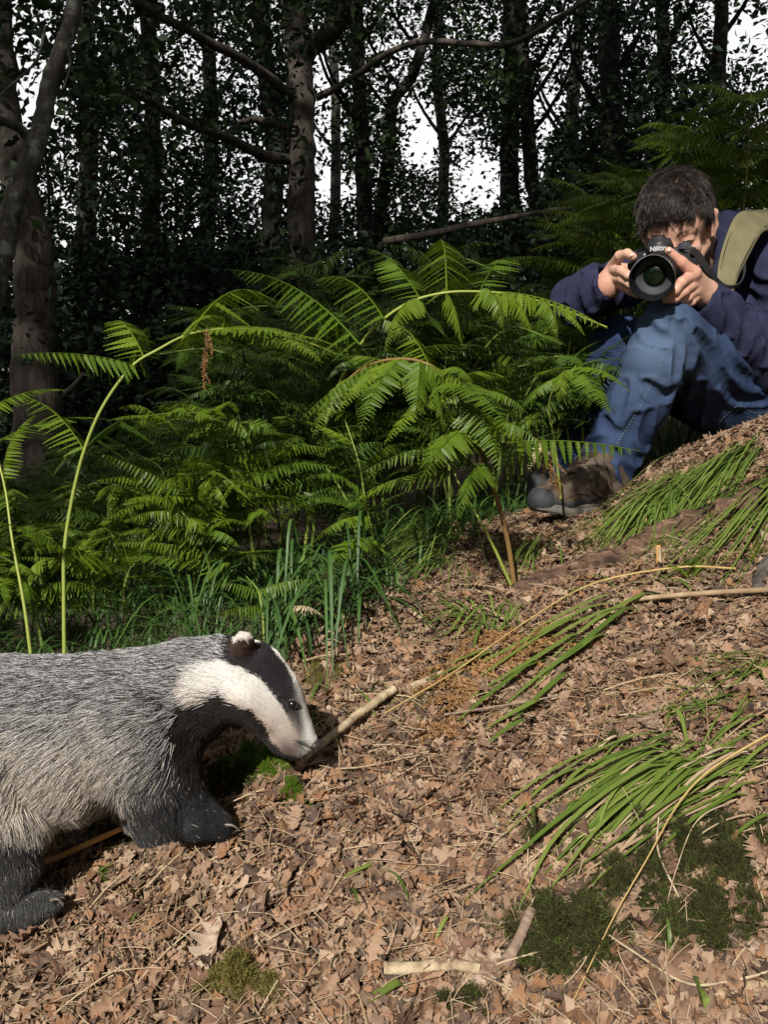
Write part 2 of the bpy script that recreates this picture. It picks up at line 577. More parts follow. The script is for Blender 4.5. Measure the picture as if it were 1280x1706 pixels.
# leafy understorey shrubs closing the wood below the sky gaps
shrubs = [(90, 430, 6.8), (200, 520, 7.5), (300, 430, 8), (400, 520, 7), (620, 480, 8), (720, 430, 10), (800, 420, 11), (900, 450, 10), (980, 420, 8),
          (1080, 330, 9), (1180, 300, 7.5), (1270, 330, 8), (0, 500, 8), (560, 420, 11), (680, 370, 13), (1040, 200, 9.5), (160, 330, 9), (380, 380, 10), (1150, 180, 9), (1010, 320, 7), (660, 560, 6.5), (250, 620, 6.5)]
SHL = ['behind the leaning tree', 'in deep shade right of the broad trunk', 'left of the oak, dark and dense', 'low at the foot of the oak', 'right of the oak, below the sky gap',
       'under the largest sky gap', 'far off under the twin trunks', 'right of the twin trunks', 'left of the photographer', 'just above the photographer', 'at upper right above the ferns',
       'at the right edge above the hood', 'at the left edge', 'far behind the oak', 'farthest one under the bright sky', 'high beside the shaded trunk', 'left of the oak at half height',
       'between the oak and the broad trunk', 'high at upper right', 'right behind the bracken beside the man', 'close behind the bracken right of the oak', 'close behind the bracken left of the oak']
for q, ((px, py, dd), sl) in enumerate(zip(shrubs, SHL)):
    c = at(px, py, dd)
    zb = float(H(c[0], c[1]))
    root = empty('shrub', (c[0], c[1], zb)); tag(root, 'dark leafy shrub ' + sl, 'shrub', 'understorey shrubs of the wood')
    mb = MB()
    for s in range(4):
        e = c + g.normal(0, .35, 3)
        limb(mb, [np.array([c[0] + g.normal(0, .08), c[1], zb - .05]), (c + e) / 2 * np.array([1, 1, .8]) , e], .022, .006, 5, .1, seed=q * 7 + s)
    mb.obj('stem', m_bark_dark, root, smooth=True)
    h = c[2] - zb
    cc = np.c_[c[0] + g.normal(0, .75, 60), c[1] + g.normal(0, .5, 60), zb + g.random(60) * (h + .5)]
    mb = MB()
    leaves(mb, cc, .36, 76, .066, g, LEAF4, lambda P: sky_gap(P) | (proj(P)[1] > 380))
    mb.obj('foliage', m_leaf_cool if q % 2 else m_leaf_bg, root)

# fallen pale branch leaning across in the background
root = empty('fallen_branch', Vector(at(720, 392, 4.6))); tag(root, 'long pale dead branch slanting up behind the ferns left of the photographer', 'branch')
mb = MB(); limb(mb, ats([(640, 402, 4.7), (725, 388, 4.6), (785, 374, 4.5), (850, 362, 4.5), (905, 352, 4.4), (960, 344, 4.4)]), .018, .008, 8, .2, n=40); mb.obj('branch_wood', m_bark, root, True)
mb = MB(); limb(mb, ats([(905, 352, 4.4), (912, 365, 4.4), (918, 380, 4.35)]), .008, .004, 6, .2); mb.obj('twig', m_bark, root, True)

# the wood that closes it all off far away
mb = MB()
n = 1100
bx = g.uniform(-14, 14, n); by = g.uniform(13, 19, n)
bz = H(bx, by) + g.random(n) ** 1.1 * 2.35
leaves(mb, np.c_[bx, by, bz], .6, 30, .20, g, LEAF4, sky_gap)
far = mb.obj('far_wood', m_leaf_cool)
tag(far, 'dark distant wood closing the view behind the trunks', 'wood', kind='stuff')
print('trees done')
# ------------------------------------------------------------------ added leaf roof: unseen trees shading the background, a gap shaped towards the sun
def shaded_spot(P):
    """project along the sun ray down to z=.5; keep clumps out of the gap shaped to let the sun in"""
    s = np.array(sdir)
    t = (P[:, 2] - .5) / s[2]
    G = P - t[:, None] * s
    yr = np.interp(G[:, 0], [-.6, .5], [1.22, 2.2])
    ex = ((G[:, 0] - .35) / 1.9) ** 4 + np.where(G[:, 1] > .9, (G[:, 1] - .9) / yr, (G[:, 1] - .9) / 1.6) ** 4
    return ex > 1.0


g = np.random.default_rng(23)
n = 4800
cc = np.c_[g.uniform(-10, 10, n), g.uniform(-8, 12, n), g.uniform(4.6, 7.4, n)]
cc = cc[shaded_spot(cc)]
px, py, dd = proj(cc)
cc = cc[~((dd > 0) & (py > -60))]
roots_xy = np.array([(-3.4, 3.6), (3.9, 4.6), (-4.6, -1.8), (4.4, -1.6), (1.2, -6.5), (-5.5, 9.0), (6.5, 9.0), (3.0, 1.2)])
own = np.argmin(((cc[:, None, :2] - roots_xy[None]) ** 2).sum(-1), 1)
CL = ['left of the sun gap', 'right behind the photographer', 'behind the camera on the left', 'behind the camera on the right', 'behind the camera',
      'deep left in the wood', 'deep right in the wood', 'upslope on the right']
for q, (x, y) in enumerate(roots_xy):
    zb = float(H(x, y))
    root = empty('added_shade_tree', (x, y, zb)); tag(root, 'unseen tree added to shade the wood, standing ' + CL[q], 'tree', 'added shade trees around the sun gap')
    mb = MB(); limb(mb, [np.array([x, y, zb - .1]), np.array([x + .1, y, zb + 2.5]), np.array([x, y + .1, 5.5]), np.array([x, y, 7.5])], .17, .08, 12, .1, seed=q); mb.obj('trunk', m_bark, root, True)
    k = cc[own == q]
    for e in k[g.choice(len(k), min(6, len(k)), False)]:
        mb = MB(); limb(mb, [np.array([x, y, 4.2]), (np.array([x, y, 5.0]) + e) / 2 + np.array([0, 0, .3]), e], .06, .015, 6, .1, seed=q)
        mb.obj('limb', m_bark, root, True)
    mb = MB(); leaves(mb, k, .5, 26, .16, g, LEAF4, shaded_spot); mb.obj('crown', m_leaf_bg, root)
mb = MB()
n = 5200  # unseen ring of leaves added round the camera to hold back sky light
a = g.uniform(0, 2 * np.pi, n); r = g.uniform(8.5, 12, n)
cc = np.c_[r * np.sin(a), 1 + r * np.cos(a), np.zeros(n)]
cc = cc[(cc[:, 1] < 4) | (np.abs(cc[:, 0]) > 8.2)]
cc[:, 2] = H(cc[:, 0], cc[:, 1]) + g.random(len(cc)) * 4.2
leaves(mb, cc, .6, 22, .2, g, LEAF4)
o = mb.obj('added_light_screen_wood', m_leaf_bg); tag(o, 'unseen leafy wood added behind and beside the camera to cut sky light', 'wood', kind='stuff')
# ------------------------------------------------------------------ bracken
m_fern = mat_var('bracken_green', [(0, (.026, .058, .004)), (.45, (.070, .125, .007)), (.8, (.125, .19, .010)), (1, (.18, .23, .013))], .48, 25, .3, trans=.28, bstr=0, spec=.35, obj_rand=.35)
m_fern_shade = mat_var('bracken_shade_green', [(0, (.016, .038, .005)), (.5, (.038, .080, .007)), (1, (.075, .125, .010))], .5, 25, .3, trans=.25, bstr=0, spec=.35, obj_rand=.35)  # darker copy: shade of rear fronds put into colour, mixed among near ones too
m_fern_dead = mat_var('withered_bracken', [(0, (.10, .045, .018)), (.5, (.27, .14, .055)), (1, (.42, .26, .12))], .85, 60, .5, trans=.1, bstr=0)
m_fern_pale = mat_var('bleached_bracken', [(0, (.30, .22, .12)), (1, (.55, .47, .30))], .85, 60, .5, trans=.1, bstr=0)
m_stem = mat_var('bracken_stem', [(0, (.14, .20, .03)), (1, (.30, .34, .07))], .5, 30, .5, bstr=.1, spec=.4, obj_rand=.4)
m_stem_dim = mat_var('green_stem', [(0, (.06, .10, .015)), (1, (.16, .20, .04))], .55, 30, .5, bstr=.1, spec=.3, obj_rand=.4)
m_stem_brown = mat_var('brown_stem', [(0, (.10, .05, .02)), (1, (.34, .22, .07))], .6, 30, .5, bstr=.2, obj_rand=.3)


def pinnule(L, w, k, g):
    """a leaflet along +x, cut into k pairs of lobes; returns V,F"""
    V = []; F = []
    V.append((0, 0, 0))
    for s in range(k):
        t0 = s / k; t1 = (s + 1) / k
        tm = t0 + .62 / k
        wd = w * (1 - t0) ** .75 * (.55 + .45 * min(1, (s + .6) / 1.2))
        a = len(V)
        sag = lambda t: -.10 * L * t * t
        V += [(tm * L + .35 * L / k, wd, sag(tm) - .06 * wd), (tm * L + .35 * L / k, -wd, sag(tm) - .06 * wd), (t1 * L, wd * .22, sag(t1)), (t1 * L, -wd * .22, sag(t1)), (t0 * L + .15 * L / k, wd * .8, sag(t0) + .02 * wd), (t0 * L + .15 * L / k, -wd * .8, sag(t0) + .02 * wd)]
        p = 0 if s == 0 else None
        if s == 0: lp, rp = 0, 0
        F += [(lp, a + 2, a + 4), (a + 4, a + 2, a), (rp, a + 5, a + 3), (a + 5, a + 1, a + 3)]
        F += [(lp, a + 3, a + 2)] + ([(lp, rp, a + 3)] if lp != rp else [])
        lp, rp = a + 2, a + 3
    V.append((L * 1.06, 0, -.12 * L)); F.append((lp, rp, len(V) - 1))
    return np.array(V, float), np.array(F)


def pinna_mesh(name, seed, n=25, ratio=.21, bulge=.08, droop=.4, mats=(), curl=0.0, k=8, miss=0.0, wob=.1):
    g = np.random.default_rng(seed)
    mb = MB()
    t = np.linspace(0, 1, 14)
    spine = lambda t: np.stack([wob * .25 * np.sin(t * 3 + seed) * t * (1 - t), t, bulge * 4 * t * (1 - t) * (1 + .0 * t)], -1)
    tube(mb, spine(t), np.linspace(.006, .0015, 14), 4, a=.8, caps=False)
    for i in range(n):
        u = .03 + .95 * (i / n) ** .92
        prof = (1 - u) ** .8 * min(1, .55 + u * 2.6) + .03
        c = spine(np.array([u]))[0]
        for s in (-1, 1):
            if g.random() < miss: continue
            L = ratio * prof * (.9 + .2 * g.random())
            pV, pF = pinnule(L, L * .125 + .0025, max(2, int(k * (L / ratio) ** .5 + .5)), g)
            dr = droop * (.8 + .4 * g.random()) + curl * g.random()
            fw = math.radians(22 + 10 * g.random())
            R1 = np.array(Matrix.Rotation(dr, 3, 'Y'))
            R2 = np.array(Matrix.Rotation(fw + g.normal(0, .08), 3, 'Z'))
            R0 = np.array(Matrix.Rotation(g.normal(0, .25), 3, 'X'))
            W = pV @ R0.T @ R1.T @ R2.T
            if s < 0: W[:, 0] *= -1; pF = pF[:, ::-1]
            if curl:
                W = W + g.normal(0, curl * .01, W.shape)
            mb.add(W + c + np.array([0, s * .006, 0]), pF, np.clip(.45 + .3 * g.random() + .15 * (1 - u), 0, 1))
    return mb.mesh(name, list(mats))


PIN = [pinna_mesh('pinna', 100 + i, ratio=(.19, .22, .25, .21)[i % 4], bulge=(.05, .10, .16, .08)[i % 4], droop=(.25, .5, .8, .12, 1.1)[i % 5], mats=[m_fern]) for i in range(10)]
PIND = [pinna_mesh('pinna', 200 + i, ratio=(.19, .22, .25, .21)[i % 4], bulge=(.05, .10, .16, .08)[i % 4], droop=(.25, .5, .8, .12, .6)[i % 5], mats=[m_fern_shade], k=6, n=18) for i in range(6)]
HANG = [pinna_mesh('pinna', 300 + i, ratio=.235, n=18, bulge=(.05, .09)[i % 2], droop=(1.15, .9, 1.3)[i % 3], mats=[m_fern], k=8) for i in range(3)]
DEAD = [pinna_mesh('pinna', 400 + i, ratio=.16, bulge=.1, droop=.8, mats=[m_fern_dead], curl=1.3, miss=.25, wob=1, k=4) for i in range(3)]
PALE = [pinna_mesh('pinna', 420 + i, ratio=.30, n=12, bulge=.1, droop=.5, mats=[m_fern_pale], curl=.4, wob=.6, k=4) for i in range(2)]


def basis(y, up, roll=0.0):
    y = norm(y); up = np.asarray(up, float)
    x = norm(np.cross(y, up)); z = np.cross(x, y)
    if roll:
        c, s = math.cos(roll), math.sin(roll)
        x, z = c * x + s * z, c * z - s * x
    return x, y, z


def put(me, root, p0, p1, up=(0, 0, 1), roll=0.0, wide=1.0, name='pinna'):
    p0 = np.asarray(p0, float); p1 = np.asarray(p1, float)
    L = float(np.linalg.norm(p1 - p0))
    x, y, z = basis(p1 - p0, up, roll)
    M = Matrix(((x[0] * L * wide, y[0] * L, z[0] * L, p0[0]), (x[1] * L * wide, y[1] * L, z[1] * L, p0[1]), (x[2] * L * wide, y[2] * L, z[2] * L, p0[2]), (0, 0, 0, 1)))
    o = bpy.data.objects.new(name, me)
    C.objects.link(o); o.parent = root
    o.matrix_parent_inverse = Matrix.Translation(-root.location)
    o.matrix_basis = M
    return o


def frond(label, stem, r0, pinnae, mats=None, r1=None, group=None, mstem=None, n=26, name='bracken_frond'):
    """stem: world points; pinnae: (mesh, p0, p1, roll, wide)"""
    root = empty(name, Vector(stem[0])); tag(root, label, 'fern', group)
    mb = MB(); P = smooth_path(stem, n)
    tube(mb, P, np.linspace(r0, r1 or r0 * .3, n), 7, .05, seed=3)
    mb.obj('stem', mstem or m_stem, root, True)
    for (me, p0, p1, roll, wide) in pinnae:
        put(me, root, p0, p1, roll=roll, wide=wide)
    return root


def pairs(P, t0, t1, n, L0, g, pool, spread=1.15, droop=.25, up=(0, 0, 1), tipL=.06, roll=0.0):
    """opposite pinnae along the outer part of a stem curve, shrinking to the tip"""
    out = []
    T = norm(np.gradient(P, axis=0))
    m = len(P) - 1
    for i in range(n):
        t = t0 + (t1 - t0) * i / n
        k = t * m; a = int(k); p = P[a] + (P[min(a + 1, m)] - P[a]) * (k - a); tg = T[a]
        side = norm(np.cross(tg, up))
        L = L0 * (1 - (i / n)) ** .8 * (.9 + .2 * g.random()) + tipL
        for s in (-1, 1):
            an = spread * (.9 + .2 * g.random())
            dr = norm(tg * math.cos(an) + side * s * math.sin(an) + np.array([0, 0, -droop * (-.3 + 2.4 * g.random())]) + g.normal(0, .12, 3))
            me = pool[int(g.integers(len(pool)))]
            out.append((me, p, p + dr * L, roll + g.normal(0, .38), .85 + .4 * g.random()))
    out.append((pool[0], P[int(t1 * m)], P[-1] + (P[-1] - P[int(t1 * m)]) * .3, 0, .8))
    return out


def wild(base, h, az, g, pool, label, group, reach=.6, L0=.30, mstem=None, n=9, t0=.42):
    d = np.array([math.sin(az), math.cos(az), 0])
    b = np.array(base)
    pts = [b - [0, 0, .02], b + [0, 0, h * .45] + d * h * .05, b + [0, 0, h * .85] + d * reach * h * .25,
           b + [0, 0, h] + d * reach * h * .6, b + [0, 0, h * .93] + d * reach * h * 1.05]
    pts = [np.array(p) + g.normal(0, .012, 3) * (i > 0) for i, p in enumerate(pts)]
    P = smooth_path(pts, 30)
    return frond(label, pts, .0042, pairs(P, t0, .93, n, L0, g, pool), group=group, mstem=mstem)


g = np.random.default_rng(31)
A = at
# --- hero fronds
h1 = [(107, 1110, 1.75), (106, 1000, 1.75), (107, 915, 1.75), (120, 830, 1.75), (140, 750, 1.74), (172, 675, 1.73), (220, 610, 1.72), (262, 583, 1.72), (312, 558, 1.74), (370, 548, 1.78), (430, 550, 1.82), (500, 566, 1.87), (560, 590, 1.92)]
P1 = smooth_path(ats(h1), 60)
pn = [(PIN[3], A(107, 915, 1.75), A(-60, 868, 1.6), .2, 1), (PIN[1], A(107, 915, 1.75), A(200, 1010, 2.1), 0, 1),
      (PIN[1], A(140, 750, 1.74), A(20, 660, 1.9), 0, 1.0), (PIND[1], A(140, 750, 1.74), A(290, 720, 2.2), 0, 1),
      (HANG[0], A(222, 608, 1.72), A(22, 592, 1.50), -.55, .62), (PIN[4], A(222, 608, 1.72), A(250, 545, 2.05), 0, 1),
      (PIN[1], A(312, 558, 1.74), A(365, 530, 1.60), 0, 1.0), (PIN[6], A(318, 556, 1.75), A(470, 520, 2.1), 0, 1),
      (PIN[5], A(240, 596, 1.72), A(180, 540, 1.95), 0, 1.1)] + pairs(P1, .70, .95, 5, .22, g, PIN[:6], tipL=.05)
frond('tall bracken frond with bare yellow stalk arching right above the badger', ats(h1), .0040, pn, r1=.0016, n=60)
h2 = [(52, 1100, 1.7), (40, 1010, 1.7), (20, 900, 1.72), (5, 800, 1.75), (-30, 690, 1.8), (-80, 630, 1.9)]
frond('pale-stemmed bracken frond leaning out past the left edge', ats(h2), .0035,
      [(PIN[0], A(20, 900, 1.72), A(150, 870, 1.95), 0, 1), (PIN[2], A(5, 800, 1.75), A(60, 690, 1.8), 0, 1), (PIN[3], A(-10, 740, 1.77), A(180, 700, 2.0), 0, 1), (PIN[1], A(-30, 690, 1.8), A(110, 650, 1.9), 0, 1)], mstem=m_stem)
h3 = [(505, 935, 2.1), (525, 800, 2.05), (550, 680, 2.0), (585, 600, 1.95), (625, 545, 1.9), (680, 505, 1.87), (740, 488, 1.85), (800, 486, 1.85), (860, 492, 1.86), (930, 512, 1.88), (1012, 545, 1.9)]
P3 = smooth_path(ats(h3), 60)
pn = [(HANG[1], A(790, 487, 1.85), A(1012, 548, 1.86), .25, .62)]
for (x, y, x2, y2, d2, m) in [(640, 532, 520, 470, 2.2, 1), (640, 532, 720, 590, 1.8, 4), (700, 497, 612, 415, 2.2, 0), (700, 497, 640, 590, 1.75, 2), (745, 488, 730, 410, 2.3, 1), (745, 488, 770, 575, 1.7, 4),
                              (800, 486, 840, 555, 1.7, 2), (800, 486, 860, 440, 2.2, 3), (850, 490, 890, 560, 1.72, 4), (900, 500, 930, 570, 1.76, 2), (600, 575, 380, 450, 2.15, 7), (940, 514, 975, 560, 1.8, 0)]:
    pn.append((PIN[m], A(x, y, 1.87), A(x2, y2, d2), 0, .9))
frond('bracken frond arching right below the camera lens, its pinnae hanging', ats(h3), .0042, pn, r1=.0015, n=60)
h4 = [(858, 978, 1.75), (846, 900, 1.73), (828, 830, 1.70), (805, 760, 1.67), (780, 690, 1.64), (752, 640, 1.62), (715, 608, 1.62), (668, 598, 1.64), (610, 610, 1.68), (560, 650, 1.72)]
pn = [(HANG[2], A(800, 745, 1.67), A(1068, 752, 1.50), -.15, .62), (PIN[1], A(800, 745, 1.67), A(600, 790, 1.62), .3, 1), (PIN[2], A(815, 775, 1.67), A(760, 870, 1.5), 0, 1),
      (PIN[6], A(775, 680, 1.64), A(835, 790, 1.50), 0, 1.2), (PIN[2], A(765, 660, 1.63), A(880, 690, 1.55), 0, 1.1), (PIN[0], A(752, 640, 1.62), A(640, 740, 1.5), 0, 1.2), (PIN[5], A(752, 640, 1.62), A(850, 640, 1.8), 0, 1.0),
      (PIN[4], A(715, 608, 1.62), A(740, 720, 1.5), 0, 1.2), (PIN[1], A(715, 608, 1.62), A(640, 540, 1.8), 0, 1.0), (PIN[3], A(668, 598, 1.64), A(560, 690, 1.55), .2, 1.1), (PIN[7], A(668, 598, 1.64), A(780, 580, 1.75), 0, 1),
      (HANG[0], A(640, 600, 1.66), A(500, 700, 1.62), 0, .62), (PIN[0], A(610, 610, 1.68), A(620, 700, 1.55), 0, 1), (PIN[6], A(735, 622, 1.62), A(790, 650, 1.5), .2, 1.2),
      (PIN[1], A(790, 715, 1.65), A(700, 800, 1.45), .2, 1.3), (PIN[2], A(790, 715, 1.65), A(905, 745, 1.5), -.3, 1.2), (PIN[3], A(740, 630, 1.62), A(850, 720, 1.42), 0, 1.2), (PIN[7], A(700, 602, 1.62), A(690, 700, 1.45), .3, 1.3), (PIN[5], A(670, 598, 1.64), A(600, 720, 1.5), 0, 1.2), (HANG[1], A(700, 605, 1.62), A(830, 690, 1.5), -.4, .8), (PIN[0], A(640, 602, 1.66), A(560, 600, 1.8), .2, 1.2), (PIN[1], A(590, 625, 1.7), A(520, 730, 1.62), .2, 1.2), (HANG[2], A(770, 670, 1.63), A(900, 760, 1.45), -.3, .7)]
frond('bright sunlit bracken frond on a tawny stalk in front of the boot', ats(h4), .005, pn, r1=.002, n=50, mstem=m_stem_brown)
h5 = [(852, 975, 1.74), (820, 905, 1.72), (785, 840, 1.70), (758, 790, 1.70), (748, 745, 1.72), (740, 700, 1.76)]
frond('pale thin bracken stalk leaning left beside the tawny stalk', ats(h5), .0032,
      [(PIN[1], A(752, 768, 1.71), A(640, 800, 1.8), 0, 1), (PIN[4], A(748, 745, 1.72), A(830, 820, 1.6), 0, 1), (PIN[0], A(745, 720, 1.74), A(660, 690, 1.8), 0, 1), (PIN[5], A(756, 785, 1.7), A(570, 850, 1.75), .3, .9)])
h6 = [(935, 830, 1.95), (925, 740, 1.9), (915, 680, 1.85), (928, 640, 1.8), (960, 610, 1.77)]
frond('small bracken frond spreading in front of the blue jeans', ats(h6), .003,
      [(PIN[1], A(958, 612, 1.77), A(1052, 655, 1.66), .3, 1.3), (PIN[0], A(958, 612, 1.77), A(1018, 690, 1.62), 0, 1.3), (PIN[3], A(958, 612, 1.77), A(1040, 600, 1.72), 0, 1.1),
       (PIN[2], A(950, 620, 1.78), A(930, 672, 1.66), 0, 1.4), (PIN[1], A(945, 625, 1.78), A(868, 680, 1.72), .2, 1.1), (PIN[0], A(950, 612, 1.78), A(860, 640, 1.9), 0, 1)])
h7 = [(632, 985, 1.85), (622, 900, 1.85), (608, 830, 1.83), (598, 770, 1.83), (575, 700, 1.86)]
frond('slender pale-stalked frond among the grass right of the badger', ats(h7), .003,
      [(PIN[0], A(608, 830, 1.83), A(680, 800, 1.7), 0, 1), (PIN[6], A(608, 830, 1.83), A(505, 800, 1.7), 0, 1), (PIN[2], A(600, 790, 1.83), A(690, 740, 1.9), 0, 1), (PIN[5], A(622, 900, 1.85), A(540, 960, 1.6), .2, 1), (PIN[0], A(590, 740, 1.84), A(500, 700, 1.9), 0, 1), (PIN[1], A(615, 862, 1.84), A(520, 905, 1.7), 0, .9)])
h8 = [(440, 1080, 1.6), (438, 1030, 1.6), (430, 985, 1.62), (410, 960, 1.68)]
frond('low young frond lying over the grass above the badger head', ats(h8), .0025,
      [(HANG[0], A(436, 1010, 1.6), A(345, 1030, 1.5), 0, .6), (HANG[1], A(430, 985, 1.62), A(330, 978, 1.55), .2, .7), (HANG[0], A(430, 985, 1.62), A(530, 965, 1.55), 0, .7), (PALE[0], A(490, 1010, 1.52), A(540, 1028, 1.48), .5, .8)])
# --- the mass of bracken
spots = []
tries = 0
while len(spots) < 128 and tries < 14000:
    tries += 1
    x = g.uniform(-1.9, .95); y = g.uniform(1.85, 3.9)
    qx, qy, qd = proj(np.array([[x, y, 0.3]])); qx = qx[0]
    if qx < -150 or qx > 1010: continue
    if qx > 700 and y < 2.2: continue
    if qx > 860 and y < 2.75: continue
    if any((x - a) ** 2 + (y - b) ** 2 < .085 ** 2 for a, b in spots): continue
    spots.append((x, y))
spots.sort(key=lambda s: s[1])
for (x, y) in spots:
    qx = float(proj(np.array([[x, y, 0.3]]))[0][0])
    top = np.interp(qx, [-150, 0, 250, 330, 420, 640, 900, 1010], [790, 780, 740, 680, 500, 450, 455, 450]) + (g.uniform(0, 120) if g.random() < .5 else g.uniform(80, 330))
    zt = at(qx, top, y * .99)[2]
    zb = float(H(x, y)); h = max(.22, zt - zb)
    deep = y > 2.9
    ZN = ['at the left edge', 'in front of the broad trunk', 'right of the broad trunk', 'below the hanging withered leaf', 'left of the oak foot', 'right of the oak foot', 'above the sunlit frond', 'right of the long arching frond', 'beside the man in jeans']
    zone = ZN[int(np.clip(np.searchsorted([20, 130, 270, 390, 500, 610, 740, 860], qx), 0, 8))]
    size = 'tall' if h > .62 else 'knee-high' if h > .4 else 'low'
    lab = '%s %s bracken frond %s' % (size, 'shaded dark green' if deep else 'green', zone)
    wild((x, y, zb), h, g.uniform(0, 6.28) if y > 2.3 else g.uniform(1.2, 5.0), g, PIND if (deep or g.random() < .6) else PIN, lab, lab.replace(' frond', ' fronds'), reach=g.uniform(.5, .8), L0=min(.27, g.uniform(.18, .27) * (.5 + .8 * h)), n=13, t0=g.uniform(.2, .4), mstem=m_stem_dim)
for (px, d_, top, lab) in [(985, 2.24, 590, 'green bracken frond rising behind the boot against the far jeans leg'), (955, 2.30, 640, 'low bracken frond behind the boot toe'), (1012, 2.22, 650, 'small bracken frond between the two jeans legs')]:
    b = at(px, 830, d_); zb = float(H(b[0], b[1])); zt = at(px, top, d_)[2]
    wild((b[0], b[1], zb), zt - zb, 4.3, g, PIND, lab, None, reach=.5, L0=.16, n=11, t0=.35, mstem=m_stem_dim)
# ferns up the bank behind the man
BL = ['bracken frond on the bank left of the man and his camera', 'bracken frond standing behind the head and elbow of the man', 'tall bracken frond rising above the hair of the man', 'tall bracken frond at the right edge above the olive strap']
for (px, py, dd, top) in [(1000, 560, 3.2, 330), (1045, 560, 3.0, 360), (960, 560, 3.4, 380), (1080, 560, 3.3, 250), (1150, 560, 3.2, 240), (1220, 540, 3.0, 215), (1290, 530, 3.0, 210), (1340, 530, 2.9, 250), (1190, 520, 3.5, 250), (1260, 520, 3.6, 260), (1020, 520, 3.7, 310), (1120, 520, 3.7, 280), (930, 560, 3.1, 440), (1060, 560, 2.85, 420)]:
    b = at(px, py, dd); zb = float(H(b[0], b[1])); zt = at(px, top, dd)[2]
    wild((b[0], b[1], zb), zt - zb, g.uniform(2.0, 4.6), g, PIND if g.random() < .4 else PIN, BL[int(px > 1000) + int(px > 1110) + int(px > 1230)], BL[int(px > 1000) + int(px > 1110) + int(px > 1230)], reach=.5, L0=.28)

# --- withered pieces
m = MB
root = empty('withered_frond', Vector(at(344, 548, 1.66))); tag(root, 'withered brown bracken leaf hanging from the tall arching frond', 'dead fern')
mb = MB(); tube(mb, smooth_path(ats([(344, 545, 1.66), (346, 580, 1.66), (340, 620, 1.66), (342, 650, 1.66)]), 12), .0016, 5); mb.obj('stem', m_stem_brown, root, True)
for (a, b_, c_, d_) in [(344, 550, 352, 600), (346, 575, 336, 615), (342, 590, 350, 640), (340, 600, 338, 650), (344, 560, 340, 592)]:
    put(DEAD[(a + b_) % 3], root, at(a, b_, 1.655), at(c_, d_, 1.65), roll=a, wide=1.4, up=(0, 1, 0))
root = empty('withered_frond', Vector(at(905, 742, 1.75))); tag(root, 'bleached and brown withered frond hanging beside the boot toe', 'dead fern')
mb = MB(); tube(mb, smooth_path(ats([(890, 730, 1.74), (905, 745, 1.75), (925, 790, 1.78), (935, 825, 1.8)]), 12), .002, 5); mb.obj('stem', m_stem_brown, root, True)
put(PALE[0], root, at(905, 738, 1.72), at(877, 790, 1.68), roll=.3, up=(0, -1, 0), wide=.8)
put(PALE[1], root, at(905, 745, 1.74), at(932, 768, 1.74), roll=.3, up=(0, -1, .4), wide=.8)
for (a, b_, c_, d_) in [(905, 750, 920, 810), (915, 765, 945, 790), (918, 780, 935, 825), (912, 760, 905, 800), (925, 790, 945, 815)]:
    put(DEAD[(a + b_) % 3], root, at(a, b_, 1.76), at(c_, d_, 1.76), roll=a, wide=1.5, up=(0, 1, 0))
for (px, py, L, an) in [(830, 1150, .13, 2.4), (800, 1170, .10, 2.7), (860, 1120, .12, .6), (845, 1140, .10, 1.2), (880, 1100, .09, 2.2), (760, 1240, .07, 3), (700, 1260, .08, .4), (820, 1130, .09, .2), (790, 1190, .08, 3.4)] + [(int(g.normal(840 - 70 * s, 22)), int(g.normal(1130 + 55 * s, 14)), g.uniform(.06, .11), g.uniform(2.1, 3.3)) for s in g.uniform(-1.0, 1.2, 5)]:
    p = hit(px, py) + [0, 0, .020]
    root = empty('withered_frond', Vector(p)); tag(root, 'rusty orange scrap of dead bracken flattened on the litter', 'dead fern', 'rusty bracken scraps on the slope')
    for s in range(3):
        a2 = an + s * .4 - .4; e = p + [math.cos(a2) * L, math.sin(a2) * L, 0]; e[2] = H(e[0], e[1]) + .012 + .014 * g.random()
        put(DEAD[s], root, p, e, roll=.2 * s, wide=1.4)
p = hit(1150, 972)
root = empty('young_fern', Vector(p)); tag(root, 'small yellow-green young fern on the bank above the straw stalk', 'fern')
for (a, b_, dz) in [(1110, 945, .0), (1120, 965, 0), (1140, 925, .02), (1175, 905, .02), (1205, 930, 0), (1160, 940, .02)]:
    q_ = at(a, b_, proj(p)[2][0] - .04)
    put(PIN[(a // 5) % 5], root, p, q_, wide=1.6)
p = hit(1262, 950)
root = empty('young_fern', Vector(p)); tag(root, 'small pale young fern at the right edge of the bank', 'fern')
for (a, b_) in [(1245, 905), (1262, 890), (1285, 900), (1240, 930)]:
    put(PIN[(a // 5) % 5], root, p, at(a, b_, proj(p)[2][0] - .03), wide=1.5)
print('ferns done')
# ------------------------------------------------------------------ leaf litter, twigs, moss, grass
m_litter = mat_var('dry_leaf', [(0, (.022, .014, .009)), (.14, (.12, .068, .042)), (.24, (.27, .14, .068)), (.33, (.065, .042, .032)), (.43, (.23, .150, .095)), (.52, (.30, .175, .105)), (.59, (.040, .026, .019)), (.67, (.25, .162, .105)), (.76, (.38, .27, .18)), (.84, (.13, .072, .044)), (.94, (.43, .33, .24)), (1, (.62, .52, .40))], .75, 90, .12, bstr=.35, bdist=.004, trans=.06, spec=.3)
m_litter_big = mat_var('dry_oak_leaf', [(0, (.07, .038, .024)), (.35, (.20, .11, .07)), (.6, (.31, .20, .135)), (.85, (.40, .26, .16)), (1, (.50, .38, .28))], .65, 90, .3, bstr=.5, bdist=.004, obj_rand=.55, spec=.35)
m_straw = mat_var('dry_straw', [(0, (.13, .085, .05)), (.5, (.30, .21, .125)), (.85, (.46, .36, .23)), (1, (.62, .52, .36))], .6, 80, .3, bstr=.2, stretch=(1, 1, 1), obj_rand=.2)
